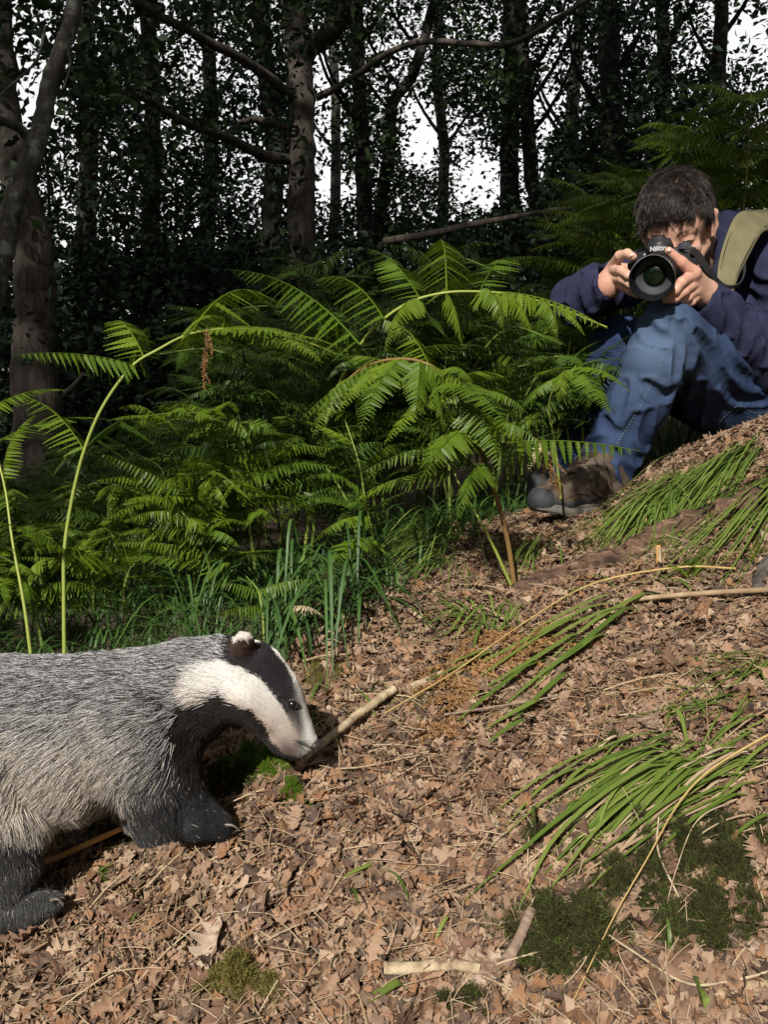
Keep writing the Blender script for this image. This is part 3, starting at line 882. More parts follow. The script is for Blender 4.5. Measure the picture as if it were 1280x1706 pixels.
m_orange = mat_var('orange_straw', [(0, (.38, .17, .05)), (1, (.58, .36, .13))], .6, 80, .5, bstr=.2)
m_gold = mat_var('golden_stalk', [(0, (.26, .15, .05)), (.5, (.42, .29, .11)), (1, (.50, .42, .20))], .6, 40, .6, bstr=.2)
m_twig = mat_var('dead_twig', [(0, (.07, .045, .035)), (.5, (.20, .14, .10)), (1, (.38, .30, .22))], .85, 60, .5, bstr=.5)
m_pale = mat_var('bleached_stick', [(.25, (.10, .07, .045)), (.42, (.32, .24, .15)), (.6, (.46, .37, .24)), (.8, (.58, .50, .35))], .8, 70, .75, bstr=.8, bdist=.004)
m_log = mat_var('rotten_log', [(.3, (.030, .018, .012)), (.5, (.12, .07, .045)), (.7, (.26, .17, .11))], .9, 60, .85, bstr=1, bdist=.02, stretch=(.25, 1, 1))
m_moss = mat_var('moss_dark', [(0, (.012, .012, .005)), (.35, (.030, .036, .008)), (.55, (.055, .045, .018)), (.75, (.07, .10, .018)), (1, (.19, .20, .05))], .8, 60, .3, bstr=0, trans=.15)
m_moss_b = mat_var('moss_bright', [(0, (.03, .06, .004)), (.5, (.08, .15, .008)), (1, (.17, .25, .02))], .7, 60, .3, bstr=0, trans=.2)
m_moss_y = mat_var('moss_tan', [(0, (.06, .05, .012)), (.5, (.16, .14, .035)), (1, (.28, .25, .08))], .8, 60, .3, bstr=0, trans=.15)
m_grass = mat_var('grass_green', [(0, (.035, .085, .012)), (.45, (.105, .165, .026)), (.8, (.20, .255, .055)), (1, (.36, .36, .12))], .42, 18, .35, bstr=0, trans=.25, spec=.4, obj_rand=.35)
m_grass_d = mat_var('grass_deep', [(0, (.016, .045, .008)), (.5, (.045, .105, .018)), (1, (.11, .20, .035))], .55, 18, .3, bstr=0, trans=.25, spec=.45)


def oak_leaf(g, lobes=5, L=1.0):
    """curled dry oak leaf: lobed outline round a midrib; unit length along y"""
    ys = np.linspace(0, L, lobes * 4 + 2); wav = .68 + .32 * np.sin(np.linspace(-1.5, lobes * 2 * np.pi + .5, len(ys)))
    env = .34 * np.sin(np.pi * np.clip(ys * .9 + .06, 0, 1)) ** .8
    w = env * wav * (1 + g.normal(0, .06, len(ys)))
    w[0] = .02; w[-1] = .05
    w2 = env * np.roll(wav, 1) * (1 + g.normal(0, .06, len(ys))); w2[0] = .02; w2[-1] = .05
    ks = np.array([-1, -.5, 0, .5, 1])
    c1, c2, tw = g.normal(0, .8), float(np.clip(g.normal(.3, .6), -.7, 1.1)), g.normal(0, .5)
    V = []
    for y, a, b in zip(ys, w, w2):
        for k in ks:
            x = k * (a if k < 0 else b)
            z = c2 * x * x * 3.2 + c1 * .25 * (y - .5) ** 2 + tw * x * (y - .5) + g.normal(0, .018) + .06 * abs(x)
            V.append((x + .08 * math.sin(c1 * 2) * y * (1 - y), y - .5, z))
    V = np.array(V); n = len(ys)
    i = np.arange(n - 1)[:, None] * 5; j = np.arange(4)[None]
    F = np.stack([i + j, i + j + 1, i + 5 + j + 1, i + 5 + j], -1).reshape(-1, 4)
    return V, np.vstack([F[:, [0, 1, 2]], F[:, [0, 2, 3]]])


def fragment(g):
    """torn scrap of leaf"""
    k = int(g.integers(6, 10))
    a = np.sort(g.random(k) * 2 * np.pi)
    a = np.linspace(0, 2 * np.pi, k, endpoint=False) + g.normal(0, .25, k)
    r = .28 + .3 * g.random(k)
    st = g.uniform(.45, 1)
    V = np.c_[r * np.cos(a), r * np.sin(a) * st, g.normal(0, .05, k)]
    V[:, 2] += g.normal(.3, .6) * V[:, 0] ** 2 * 1.6
    V = np.vstack([V, [0, 0, g.normal(0, .05)]])
    q = np.arange(k)
    return V, np.stack([q, (q + 1) % k, np.full(k, k)], -1)


def straw(g, w=.0068):
    b = g.normal(0, .10); n = 5
    t = np.linspace(-.5, .5, n)
    V = np.vstack([np.c_[b * t ** 2 - w, t, .05 * (1 - 4 * t ** 2)], np.c_[b * t ** 2 + w, t, .05 * (1 - 4 * t ** 2)], np.c_[b * t ** 2, t, .015 + .05 * (1 - 4 * t ** 2)]])
    F = []
    for i in range(n - 1):
        for a, c in ((0, 2), (2, 1)):
            F += [(a * n + i, c * n + i, c * n + i + 1), (a * n + i, c * n + i + 1, a * n + i + 1)]
    return V, np.array(F)


def bank_points(n, g, ymax=2.5):
    """random spots of the visible slope, thicker near the camera"""
    out = []
    tot = 0
    while tot < n:
        px = g.uniform(-60, 1340, n * 2); py = g.uniform(880, 1790, n * 2)
        x = g.uniform(-1.05, 1.6, n * 2); y = g.uniform(.55, ymax, n * 2)
        z = H(x, y)
        qx, qy, qd = proj(np.c_[x, y, z])
        lim = np.interp(qx, [-60, 330, 500, 620, 720, 850, 1280], [1290, 1215, 1120, 1045, 960, 850, 690])
        k = (qx > -90) & (qx < 1370) & (qy < 1800) & (qy > lim + g.normal(0, 26, len(qx)))
        k &= g.random(len(x)) < np.clip(1.25 / (qd ** 1.3), 0, 1)
        out.append(np.c_[x, y, z][k]); tot += k.sum()
    return np.vstack(out)[:n]


MOSS = [  # px, py, rx, ry, material, blades, height
    (940, 1590, 108, 74, m_moss, 2600, .020), (1170, 1440, 150, 75, m_moss, 2400, .016), (1190, 1560, 120, 60, m_moss, 1800, .017), (1050, 1500, 110, 50, m_moss, 1500, .015),
    (430, 1300, 62, 26, m_moss_b, 900, .020), (385, 1325, 60, 30, m_moss, 900, .018), (485, 1345, 32, 14, m_moss_b, 320, .013), (225, 1400, 40, 17, m_moss_y, 420, .020), (200, 1412, 60, 26, m_moss, 700, .016),
    (395, 1665, 62, 28, m_moss_y, 900, .020), (540, 1150, 50, 40, m_moss_y, 800, .012), (690, 1190, 60, 35, m_moss_y, 500, .010), (900, 1410, 40, 20, m_moss, 300, .013), (1050, 1400, 70, 30, m_moss, 600, .012), (1020, 1260, 50, 18, m_moss, 400, .010), (760, 1700, 40, 26, m_moss, 500, .015), (970, 1090, 50, 20, m_moss_y, 350, .01), (175, 1480, 16, 7, m_moss_b, 90, .01), (315, 1585, 16, 7, m_moss_b, 80, .01), (530, 1225, 22, 26, m_moss_b, 250, .012)]


def in_moss(qx, qy):
    f = np.zeros(len(qx))
    for (x, y, rx, ry, m, n, h) in MOSS[:4]:
        f = np.maximum(f, 1.1 - ((qx - x) / rx) ** 2 - ((qy - y) / ry) ** 2)
    return np.clip(f, 0, 1)


g = np.random.default_rng(41)
FR = [fragment(g) for _ in range(14)]
OK = [oak_leaf(g, int(g.integers(3, 6))) for _ in range(10)]
ST = [straw(g, .015) for _ in range(6)]
ST2 = [straw(g, .0045) for _ in range(6)]


def lay(n, tm, smin, smax, tilt, lift, seed, bright=(0, 1), power=1.6, ymax=2.5):
    g = np.random.default_rng(seed)
    P = bank_points(n, g, ymax)
    qx, qy, _ = proj(P)
    P = P[g.random(n) > in_moss(qx, qy) * .62]
    n = len(P)
    N = Hn(P[:, 0], P[:, 1])
    sc = smin + (smax - smin) * g.random(n) ** power
    P = P + N * (g.random(n) * lift + .002)[:, None]
    rot = rand_rot(n, g, tilt, N)
    blot = .5 + .5 * np.sin(P[:, 0] * 19 + 3 * np.sin(P[:, 1] * 13)) * np.sin(P[:, 1] * 23 + 2 * np.sin(P[:, 0] * 17))
    a = np.clip(bright[0] + (bright[1] - bright[0]) * (g.random(n) * .8 + .2 * blot), 0, 1)
    mb = MB()
    k = g.integers(0, len(tm), n)
    for q in range(len(tm)):
        s = k == q
        scatter(mb, tm[q], P[s], rot[s], sc[s], a[s])
    return mb


mb = lay(60000, FR, .006, .027, .42, .015, 1, (.0, .95), 1.9)
o = mb.obj('leaf_crumbs', m_litter); tag(o, 'fine crumbs of broken brown leaf covering the slope', 'leaf litter', kind='stuff')
mb = lay(42000, FR, .003, .010, .5, .016, 11, (.0, 1.0), 1.2)
o = mb.obj('leaf_litter', m_litter); tag(o, 'crumbled dry brown leaf litter covering the slope', 'leaf litter', kind='stuff')
mb = lay(6500, OK, .016, .042, .45, .018, 2, (.0, .95))
o = mb.obj('fallen_leaves', m_litter); tag(o, 'whole dry oak leaves strewn all over the slope', 'leaf litter', kind='stuff')
mb = lay(15000, ST, .008, .040, .3, .022, 3, (.1, 1), 1.6)
o = mb.obj('straw_litter', m_straw); tag(o, 'short bits of dry straw scattered over the litter', 'straw', kind='stuff')
mb = lay(420, ST2, .05, .12, .10, .02, 5, (.2, .9), 1.5)
o = mb.obj('straw_stalks', m_straw); tag(o, 'long thin dry grass stalks lying across the litter', 'straw', kind='stuff')

# --- single oak leaves that lie on top, each its own
LM = []
for q, (V, F) in enumerate(OK):
    LM.append(mesh_np('fallen_leaf', V, [F], {'rnd': np.clip(.5 + g.normal(0, .15, len(V)), 0, 1)}, True, [m_litter_big]))
P = bank_points(1100, g, 2.2)
qx, qy, qd = proj(P)
k = np.argsort(qd)[:900]; P = P[k]; P = P[g.choice(len(P), 285, False)]
N = Hn(P[:, 0], P[:, 1]); rot = rand_rot(len(P), g, .38, N)
for q in range(len(P)):
    p = P[q] + N[q] * g.uniform(.008, .022)
    s = g.uniform(.020, .044)
    o = link('fallen_leaf', LM[q % len(LM)])
    M = Matrix([list(rot[q][r] * s) + [p[r]] for r in range(3)] + [[0, 0, 0, 1]])
    o.matrix_basis = M
    qx, qy, _ = proj(p[None]); qx = qx[0]; qy = qy[0]
    zone = ('below the badger' if qy > 1380 else 'beside the badger head') if qx < 520 else ('in the middle foreground' if qy > 1450 else 'on the middle of the slope' if qy > 1150 else 'near the foot of the bracken') if qx < 860 else ('around the mossy hollow' if qy > 1450 else 'by the long grass blades' if qy > 1200 else 'up the bank near the log')
    tag(o, 'dry curled brown oak leaf ' + zone, 'leaf', 'single oak leaves ' + zone)
# pale and special leaves
for (px, py, s, an, lab, mt) in [(362, 1605, .052, .3, 'large pale pinkish leaf standing up in the lower left litter', 1.0), (790, 1625, .05, 1.9, 'curled rusty orange leaf beside the lower twig', .8), (805, 1635, .045, 2.6, 'pale tan leaf lying against the rusty leaf', .95),
                                 (1085, 1225, .045, .5, 'flat pale pinkish leaf on the upper slope', .9), (965, 1510, .045, 2.9, 'grey-brown curled leaf above the dark moss', .6), (950, 1305, .03, .2, 'small pinkish leaf near the long grass blades', .9), (765, 1395, .035, 1, 'mauve-brown leaf in the middle of the litter', .7),
                                 (1055, 1515, .035, 1, 'tan curled leaf over the moss edge', .85), (1190, 1660, .05, 1.6, 'olive-brown oval leaf at lower right', .5), (1270, 1600, .04, 2, 'pale leaf at the right edge by the moss', .9), (100, 1620, .05, 1.2, 'dark brown leaf in the lower left corner', .3), (320, 1435, .05, .8, 'rolled reddish-brown leaf right of the orange stalk', .5)]:
    p = hit(px, py); nn = Hn(p[0], p[1]); V, F = OK[int(px) % 10]
    o = link('fallen_leaf', mesh_np('fallen_leaf', V, [F], {'rnd': np.clip(mt + g.normal(0, .06, len(V)), 0, 1)}, True, [m_litter]))
    rr = rand_rot(1, g, .14, nn[None])[0]; p = p + nn * .02
    o.matrix_basis = Matrix([list(rr[r] * s * 1.15) + [p[r]] for r in range(3)] + [[0, 0, 0, 1]])
    tag(o, lab, 'leaf')


# --- moss
ML = ['dark green moss cushion in the hollow at lower right', 'dark moss spreading at the right edge below the grass blades', 'dark moss at the lower right corner', 'dark moss under the long grass blades',
      'bright green moss below the badger chin', 'shaded moss behind the badger front paw', 'small bright moss tuft right of the front paw', 'yellow-green moss tuft under the badger belly', 'dark moss in the shade under the badger belly',
      'tan moss tuft at the bottom left', 'yellowish moss right of the badger forehead', 'tan moss in the middle of the slope', 'thin moss left of the long blades', 'thin moss beneath the long blades', 'thin moss on the upper slope', 'moss by the lowest twigs', 'tan moss near the orange bracken', 'tiny moss tuft by the orange stalk', 'tiny moss tuft in the lower left litter', 'bright moss at the badger nose']
for q, (px, py, rx, ry, mt, n, h) in enumerate(MOSS):
    c = hit(px, py)
    n = int(n * 2.2)
    th = g.random(n) * 2 * np.pi; r = g.random(n) ** .6 * (1 + .25 * np.sin(3 * th + q) + .18 * np.sin(7 * th + 2 * q))
    ex = hit(px + rx, py) - hit(px - rx, py); ey = hit(px, py - ry) - hit(px, py + ry)
    P = c + (r * np.cos(th))[:, None] * ex / 2 + (r * np.sin(th))[:, None] * ey / 2
    P[:, 2] = H(P[:, 0], P[:, 1]) + .004
    hump = np.clip(1 - r, 0, 1) ** .6 * h * .8 * (.6 + .8 * np.sin(P[:, 0] * 160) * np.sin(P[:, 1] * 140) ** 2)
    P[:, 2] += np.clip(hump * 2.0, 0, 1)
    # a mossy shoot: two crossed rows of leaflets
    V = []; F = []
    for s in range(5):
        z = s * .2; w = .26 * (1 - s * .12)
        for a in (0, 2.1, 4.2):
            aa = a + s * .9; b = len(V)
            V += [(0, 0, z), (w * math.cos(aa - .35) * .6, w * math.sin(aa - .35) * .6, z + .14), (w * math.cos(aa), w * math.sin(aa), z + .30), (w * math.cos(aa + .35) * .6, w * math.sin(aa + .35) * .6, z + .14)]
            F += [(b, b + 1, b + 2), (b, b + 2, b + 3)]
    mb = MB()
    scatter(mb, (np.array(V), np.array(F)), P, rand_rot(n, g, .55), h * (.4 + .5 * g.random(n)), np.clip(g.random(n) * .6 + .4 * r * g.random(n) + .15, 0, 1))
    o = mb.obj('moss', mt); tag(o, ML[q], 'moss', kind='stuff')


# --- sticks and stalks that can be told apart
def stick(name, label, cat, pts, r0, r1, mt, rough=.15, lift=.012, k=8, flat=1.0, ends=None, jit=.0, n=24):
    P = [hit(px, py) + np.array([0, 0, (lift + .010 if r0 < .005 else lift) + (dz if dz else 0)]) for px, py, dz in [(p + (0,))[:3] for p in pts]]
    P = smooth_path(P, n)
    P += g.normal(0, 1, P.shape) * jit
    root_z = MB(); tube(root_z, P, np.linspace(r0, r1, n), k, rough, seed=int(pts[0][0]), a=np.clip(.5 + g.normal(0, .2, n), 0, 1), flat=flat)
    o = root_z.obj(name, mt, None, smooth=True)
    tag(o, label, cat)
    return o


stick('rotting_log', 'half-buried rotten brown log crossing the upper slope', 'log', [(848, 1004), (905, 985), (980, 962), (1050, 940), (1120, 905), (1200, 880), (1290, 842)], .022, .038, m_log, .35, .004, 22, .75, jit=.004, n=50)
stick('rotting_log', 'grey weathered log end jutting in at the right edge', 'log', [(1262, 1005), (1282, 960), (1320, 925)], .016, .02, m_bark, .3, .008, 10)
stick('flat_root', 'pale grey root lying flush in the litter right of the badger head', 'root', [(600, 1100), (660, 1085), (740, 1072)], .008, .006, m_pale, .3, .0, 8, jit=.001)
stick('pale_stick', 'thick pale yellow stick by the badger nose', 'stick', [(500, 1312), (575, 1248), (655, 1185)], .0048, .0066, m_pale, .35, .022, 9, jit=.0008)
stick('dry_stalk', 'orange dry stalk lying from the hind paw to under the belly', 'stalk', [(20, 1492, .01), (80, 1480, .012), (160, 1455, .02), (220, 1432, .02), (275, 1415, .012)], .0045, .0028, m_orange, .05, .012, 8, .5)
stick('dry_stalk', 'long straw-coloured stalk running to the right edge on the bank', 'stalk', [(1040, 1028), (1110, 1024, .006), (1200, 1022, .008), (1300, 1018, .008)], .0042, .0045, m_straw, .08, .014, 7)
stick('dry_stalk', 'orange-brown stalk lying along the rusty bracken', 'stalk', [(640, 1220), (760, 1160, .01), (880, 1075, .012), (990, 1010, .012), (1130, 982, .01), (1225, 976)], .0010, .0019, m_gold, .1, .016, 6)
stick('bleached_blade', 'bleached pale blade at the tip of the grass tuft in mid slope', 'blade', [(672, 1175), (720, 1150), (780, 1118)], .009, .003, m_pale, .05, .016, 6, .3)
stick('twig', 'fat pale twig lying at the bottom edge', 'twig', [(640, 1650), (690, 1655), (750, 1652), (800, 1650)], .0066, .0058, m_pale, .25, .022, 9)
stick('twig', 'broken brown twig pointing up by the mossy hollow', 'twig', [(838, 1640), (860, 1610, .01), (885, 1568, .018)], .0062, .0055, m_twig, .2, .014, 9)
stick('twig', 'brown twig under the fat pale twig at the bottom', 'twig', [(650, 1695), (710, 1690), (770, 1668)], .0055, .0048, m_twig, .2, .01, 9)
stick('twig', 'short stub of twig above the fat pale twig', 'twig', [(660, 1590), (645, 1575), (672, 1560)], .006, .005, m_twig, .2, .01, 9)
stick('twig', 'brown twig at the lower right corner', 'twig', [(1185, 1695), (1240, 1680), (1300, 1665)], .006, .006, m_straw, .2, .012, 9)
stick('twig', 'thin dark twig slanting across the middle litter', 'twig', [(740, 1225), (860, 1205), (930, 1190)], .0022, .0014, m_twig, .2, .016, 6)
stick('twig', 'thin reddish twig in the lower middle litter', 'twig', [(405, 1560), (460, 1530), (505, 1512)], .0026, .002, m_twig, .2, .012, 6)
stick('dry_stalk', 'grey-green withered blade curving over the dark moss', 'blade', [(1105, 1570), (1125, 1500, .01), (1160, 1430, .02), (1225, 1390, .01)], .0016, .0016, m_pale, .1, .012, 5, .4)
stick('dry_stalk', 'white-grey withered blade curving along the lower right corner', 'blade', [(985, 1575), (1050, 1630), (1140, 1678), (1215, 1672), (1300, 1655)], .0016, .0019, m_pale, .1, .012, 5, .5)
stick('dry_stalk', 'forked white straw standing in front of the dark moss', 'stalk', [(903, 1600), (918, 1560, .01), (915, 1525, .014)], .0013, .001, m_pale, .1, .01, 5)
stick('dry_stalk', 'white stalk bent over left of the twin stalks in the moss', 'stalk', [(1130, 1530), (1095, 1470, .01), (1095, 1430, .02)], .0013, .001, m_pale, .1, .01, 5)
stick('dry_stalk', 'long golden stalk rising from the bottom edge to the right', 'stalk', [(955, 1705), (1020, 1585, .01), (1075, 1500, .02), (1130, 1420, .03), (1190, 1360, .03), (1300, 1290, .03)], .0012, .0022, m_gold, .05, .012, 7, .5)
stick('dry_stalk', 'pale straw curving round the badger nose', 'stalk', [(498, 1300), (520, 1265, .02), (548, 1250, .02), (570, 1285)], .001, .0008, m_pale, .1, .008, 5)
stick('dry_stalk', 'dry straw lying across the litter below the front paw', 'stalk', [(285, 1405), (330, 1385, .006), (395, 1365, .006)], .0022, .0016, m_straw, .1, .012, 6)
stick('dry_stalk', 'straight pale straw right of the front paw', 'stalk', [(560, 1315), (600, 1312), (640, 1302), (700, 1290)], .0014, .001, m_straw, .1, .014, 5)
stick('dry_stalk', 'thin straw standing in the grass above the badger ear', 'stalk', [(505, 1128), (540, 1124, .006), (580, 1116)], .0024, .0014, m_straw, .1, .014, 5)
# upright peeled stake
p = hit(1100, 958)
root = empty('peeled_stake', Vector(p)); tag(root, 'short upright split stake, one side peeled white, on the upper bank', 'stake')
dd = float(proj(p)[2][0])
mb = MB(); tube(mb, ats([(1098, 962, dd), (1098, 935, dd), (1097, 908, dd)]), .0052, 6, .15); mb.obj('wood', m_orange, root)
mb = MB(); tube(mb, ats([(1100, 960, dd - .004), (1100, 935, dd - .004), (1099, 912, dd - .004)]), .0035, 6, .1); mb.obj('peeled_side', m_pale, root)


# --- grass
def blade_mesh(P, w, a, mb, fold=.14, tipn=3, wide_at=.35):
    n = len(P); t = np.linspace(0, 1, n)
    T = norm(np.gradient(P, axis=0))
    side = norm(np.cross(T, np.array([0, 0, 1.0]) + 1e-4))
    nn = np.cross(side, T)
    ww = w * np.clip(np.minimum(.45 + t / wide_at * .55, 1), 0, 1) * np.clip((1 - t) / .45, .02, 1) ** .8
    V = np.vstack([P - side * ww[:, None] + nn * (ww * fold)[:, None], P, P + side * ww[:, None] + nn * (ww * fold)[:, None]])
    i = np.arange(n - 1)
    F = np.vstack([np.stack([i, i + 1, n + i + 1, n + i], -1), np.stack([n + i, n + i + 1, 2 * n + i + 1, 2 * n + i], -1)])
    mb.add(V, F, np.clip(np.r_[a + .1 * t + .5 * np.clip(t - .82, 0, 1) / .18 * (a > .3), a + .22 + .1 * t, a - .05 + .1 * t + .5 * np.clip(t - .82, 0, 1) / .18 * (a > .3)], 0, 1))


def grass_blade(root, P, w, a, mt):
    mb = MB(); blade_mesh(P, w, a, mb)
    return mb.obj('blade', mt, root, True)


def px_blade(root, pts, w, mt, a=None, lift=.03, arch=.03, name=None):
    """a blade lying over the ground through photo points"""
    Q = [hit(*p[:2]) for p in pts]
    P = smooth_path(Q, 12); t = np.linspace(0, 1, 12)
    P[:, 2] = np.maximum(P[:, 2], H(P[:, 0], P[:, 1])) + lift * np.minimum(1, t * 4) * (1 - .5 * t) + arch * 4 * t * (1 - t)
    return grass_blade(root, P, w, .4 + .4 * g.random() if a is None else a, mt)


def tuft(label, px, py, n, az, spread, Lr, wr, mt, arch=.5, name='grass_tuft', group=None, up=.35, kind='parts'):
    b = hit(px, py)
    root = empty(name, Vector(b)); tag(root, label, 'grass', group)
    for q in range(n):
        an = az + g.normal(0, spread); L = g.uniform(*Lr)
        s = b + np.r_[g.normal(0, .018, 2), 0]; s[2] = H(s[0], s[1]) - .004
        d = np.array([math.cos(an), math.sin(an)]); t = np.linspace(0, 1, 10)
        hgt = up * L * (1 + g.normal(0, .3))
        P = np.c_[s[0] + d[0] * L * t, s[1] + d[1] * L * t, np.zeros(10)]
        P[:, 2] = H(P[:, 0], P[:, 1]) + .004 + hgt * np.sin(np.pi * t ** .75) ** 1.0 * (1 - .25 * t)
        P[:, 2] = np.maximum(P[:, 2], H(P[:, 0], P[:, 1]) + .022)
        P[0] = s
        grass_blade(root, P, g.uniform(*wr), g.random() * .7, mt)
    return root


# long blades at right: traced over the slope
root = empty('grass_tuft', Vector(hit(1180, 1300))); tag(root, 'big tuft of long broad grass blades combed down the slope at right', 'grass')
LB = [[(1170, 1255), (1060, 1275), (960, 1315), (885, 1360)], [(1170, 1288), (1060, 1310), (930, 1370), (822, 1437)], [(1190, 1300), (1090, 1330), (960, 1400), (860, 1480), (765, 1545)], [(1180, 1295), (1100, 1340), (980, 1420), (880, 1510)],
      [(1185, 1300), (1120, 1330), (1050, 1400), (980, 1460)], [(1190, 1300), (1140, 1350), (1090, 1400), (1045, 1480)], [(1185, 1292), (1100, 1320), (1020, 1380), (985, 1450)], [(1180, 1290), (1085, 1305), (1010, 1340), (930, 1400)],
      [(1290, 1300), (1200, 1345), (1120, 1395), (1020, 1455), (880, 1530)], [(1300, 1315), (1220, 1370), (1160, 1410), (1100, 1440)], [(1160, 1270), (1080, 1300), (1000, 1350), (900, 1440)], [(1150, 1265), (1090, 1282), (1010, 1300)],
      [(1175, 1300), (1105, 1370), (1030, 1430)], [(1170, 1310), (1090, 1360), (1000, 1440), (940, 1500), (880, 1560)], [(1180, 1300), (1060, 1350), (930, 1450), (860, 1560)], [(1100, 1290), (1020, 1320), (950, 1345)]]
for q, b in enumerate(LB):
    px_blade(root, b, g.uniform(.0022, .0039), m_grass, .1 + g.random() * .65, lift=.026 + .012 * g.random(), arch=.006 + .012 * g.random())
for q in range(80):
    x0 = 1130 + g.normal(0, 55); y0 = 1295 + g.normal(0, 22); L = g.uniform(90, 340) * (.6 if x0 < 1090 else 1); an = math.radians(g.normal(149, 7))
    dx, dy = math.cos(an) * L, math.sin(an) * L
    px_blade(root, [(x0, y0), (x0 + dx * .5, y0 + dy * .42), (x0 + dx, y0 + dy)], g.uniform(.0010, .0030), m_grass if q % 4 else m_straw, lift=.024, arch=.004 + .012 * g.random())
for q in range(30):
    x0 = 1295 + g.normal(0, 15); y0 = 1305 + g.normal(0, 45); L = g.uniform(120, 430); an = math.radians(g.normal(152, 5))
    dx, dy = math.cos(an) * L, math.sin(an) * L
    px_blade(root, [(x0, y0), (x0 + dx * .5, y0 + dy * .42), (x0 + dx, y0 + dy)], g.uniform(.0012, .0032), m_grass if q % 4 else m_straw, lift=.026, arch=.004 + .012 * g.random())
px_blade(root, [(1150, 1275), (1120, 1250), (1108, 1240)], .0035, m_grass, .8, lift=.03)
for lab, b, w in [('single flat green blade jutting in at the right edge by the moss', [(1300, 1462), (1260, 1458), (1212, 1455)], .0032), ('short green blade at the bottom edge, lower right', [(1180, 1720), (1172, 1700), (1170, 1680)], .004),
                  ('pale green blade lying in the middle litter', [(640, 1480), (600, 1488), (550, 1502)], .0035), ('yellow-green broad blade at the bottom edge', [(690, 1668), (640, 1690), (590, 1712)], .006), ('thin green blade in the lower litter', [(760, 1560), (735, 1590), (720, 1620)], .002),
                  ('green leaf scrap by the orange stalk', [(195, 1470), (175, 1478), (155, 1488)], .003), ('green blade beside the hind paw', [(90, 1520), (65, 1532), (40, 1540)], .003)]:
    r_ = empty('grass_sprig', Vector(hit(*b[0]))); tag(r_, lab, 'grass')
    px_blade(r_, b, w, m_grass, .7, lift=.026, arch=.004)
# mid slope tuft
root = empty('grass_tuft', Vector(hit(1010, 1010))); tag(root, 'tuft of yellowing green blades laid over the rusty bracken in mid slope', 'grass')
for b in [[(1060, 1005), (960, 1060), (840, 1120), (720, 1165)], [(1080, 1020), (1030, 1060), (960, 1110), (900, 1140)], [(1060, 1010), (1000, 1030), (900, 1075), (880, 1082)], [(1030, 1060), (975, 1110), (900, 1160), (820, 1215)], [(1000, 1090), (940, 1130), (880, 1180)],
          [(1040, 1000), (980, 990), (940, 985)], [(1170, 1010), (1100, 1000), (1000, 1000)], [(960, 1150), (920, 1180), (820, 1260)], [(1100, 1040), (1020, 1050), (940, 1085), (870, 1120)], [(1000, 1060), (900, 1130), (760, 1200)], [(1120, 1000), (1060, 1030), (980, 1075), (890, 1150)], [(940, 1100), (860, 1160), (790, 1215), (740, 1240)], [(900, 1230), (850, 1255), (800, 1270)], [(860, 1100), (780, 1140), (680, 1170)], [(1020, 1035), (930, 1080), (830, 1140), (780, 1165)], [(830, 1110), (780, 1130), (700, 1150)], [(920, 1195), (870, 1220), (800, 1245)]]:
    px_blade(root, b, g.uniform(.0030, .0056), m_grass, .2 + .7 * g.random(), lift=.030, arch=.010)
for lab, px, py, n, az, sp, Lr, wr, mt, up in [
    ('bright grass tuft combed down the bank in front of the man', 1255, 760, 60, math.radians(205), .22, (.16, .34), (.0016, .0026), m_grass, .16),
    ('green grass tuft on the bank at the right edge', 1330, 800, 50, math.radians(200), .25, (.16, .38), (.0016, .0026), m_grass, .14),
    ('grass tuft hanging over the bank below the boot heel', 1150, 800, 55, math.radians(215), .25, (.14, .30), (.0015, .0024), m_grass, .16),
    ('lush grass tuft between the boot and the log', 1105, 850, 50, math.radians(225), .3, (.12, .26), (.0015, .0024), m_grass, .2),
    ('small grass tuft right of the fern stalk foot', 905, 930, 26, math.radians(205), .5, (.08, .16), (.0014, .0022), m_grass, .35),
    ('grass tuft sprawling left of the fern stalks', 760, 905, 50, math.radians(200), .5, (.12, .26), (.0015, .0024), m_grass, .28),
    ('fine grass tuft drooping down beside the dead leaves', 745, 950, 40, math.radians(215), .35, (.10, .22), (.0012, .0018), m_grass, .3),
    ('flat-leaved grass tuft at the middle of the slope top', 800, 1048, 16, math.radians(170), .6, (.07, .15), (.002, .0034), m_grass, .25),
    ('little grass tuft above the pale root', 850, 1062, 12, math.radians(120), .8, (.05, .11), (.002, .003), m_grass, .3),
    ('sparse grass tuft at the right edge of the slope', 1290, 1120, 14, math.radians(190), .4, (.08, .2), (.0012, .0022), m_grass, .15),
    ('thin grass sprigs on the right slope', 1260, 1180, 12, math.radians(200), .35, (.10, .22), (.0012, .002), m_grass, .12),
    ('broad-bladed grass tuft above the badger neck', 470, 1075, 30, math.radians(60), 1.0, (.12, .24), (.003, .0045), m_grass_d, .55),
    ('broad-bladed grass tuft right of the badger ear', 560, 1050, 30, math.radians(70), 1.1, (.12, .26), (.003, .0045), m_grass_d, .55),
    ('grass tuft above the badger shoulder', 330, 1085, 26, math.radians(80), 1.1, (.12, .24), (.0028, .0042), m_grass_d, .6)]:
    tuft(lab, px, py, int(n * 1.5), az, sp * 1.35, Lr, (wr[0] * .72, wr[1] * .78), mt, up=up)

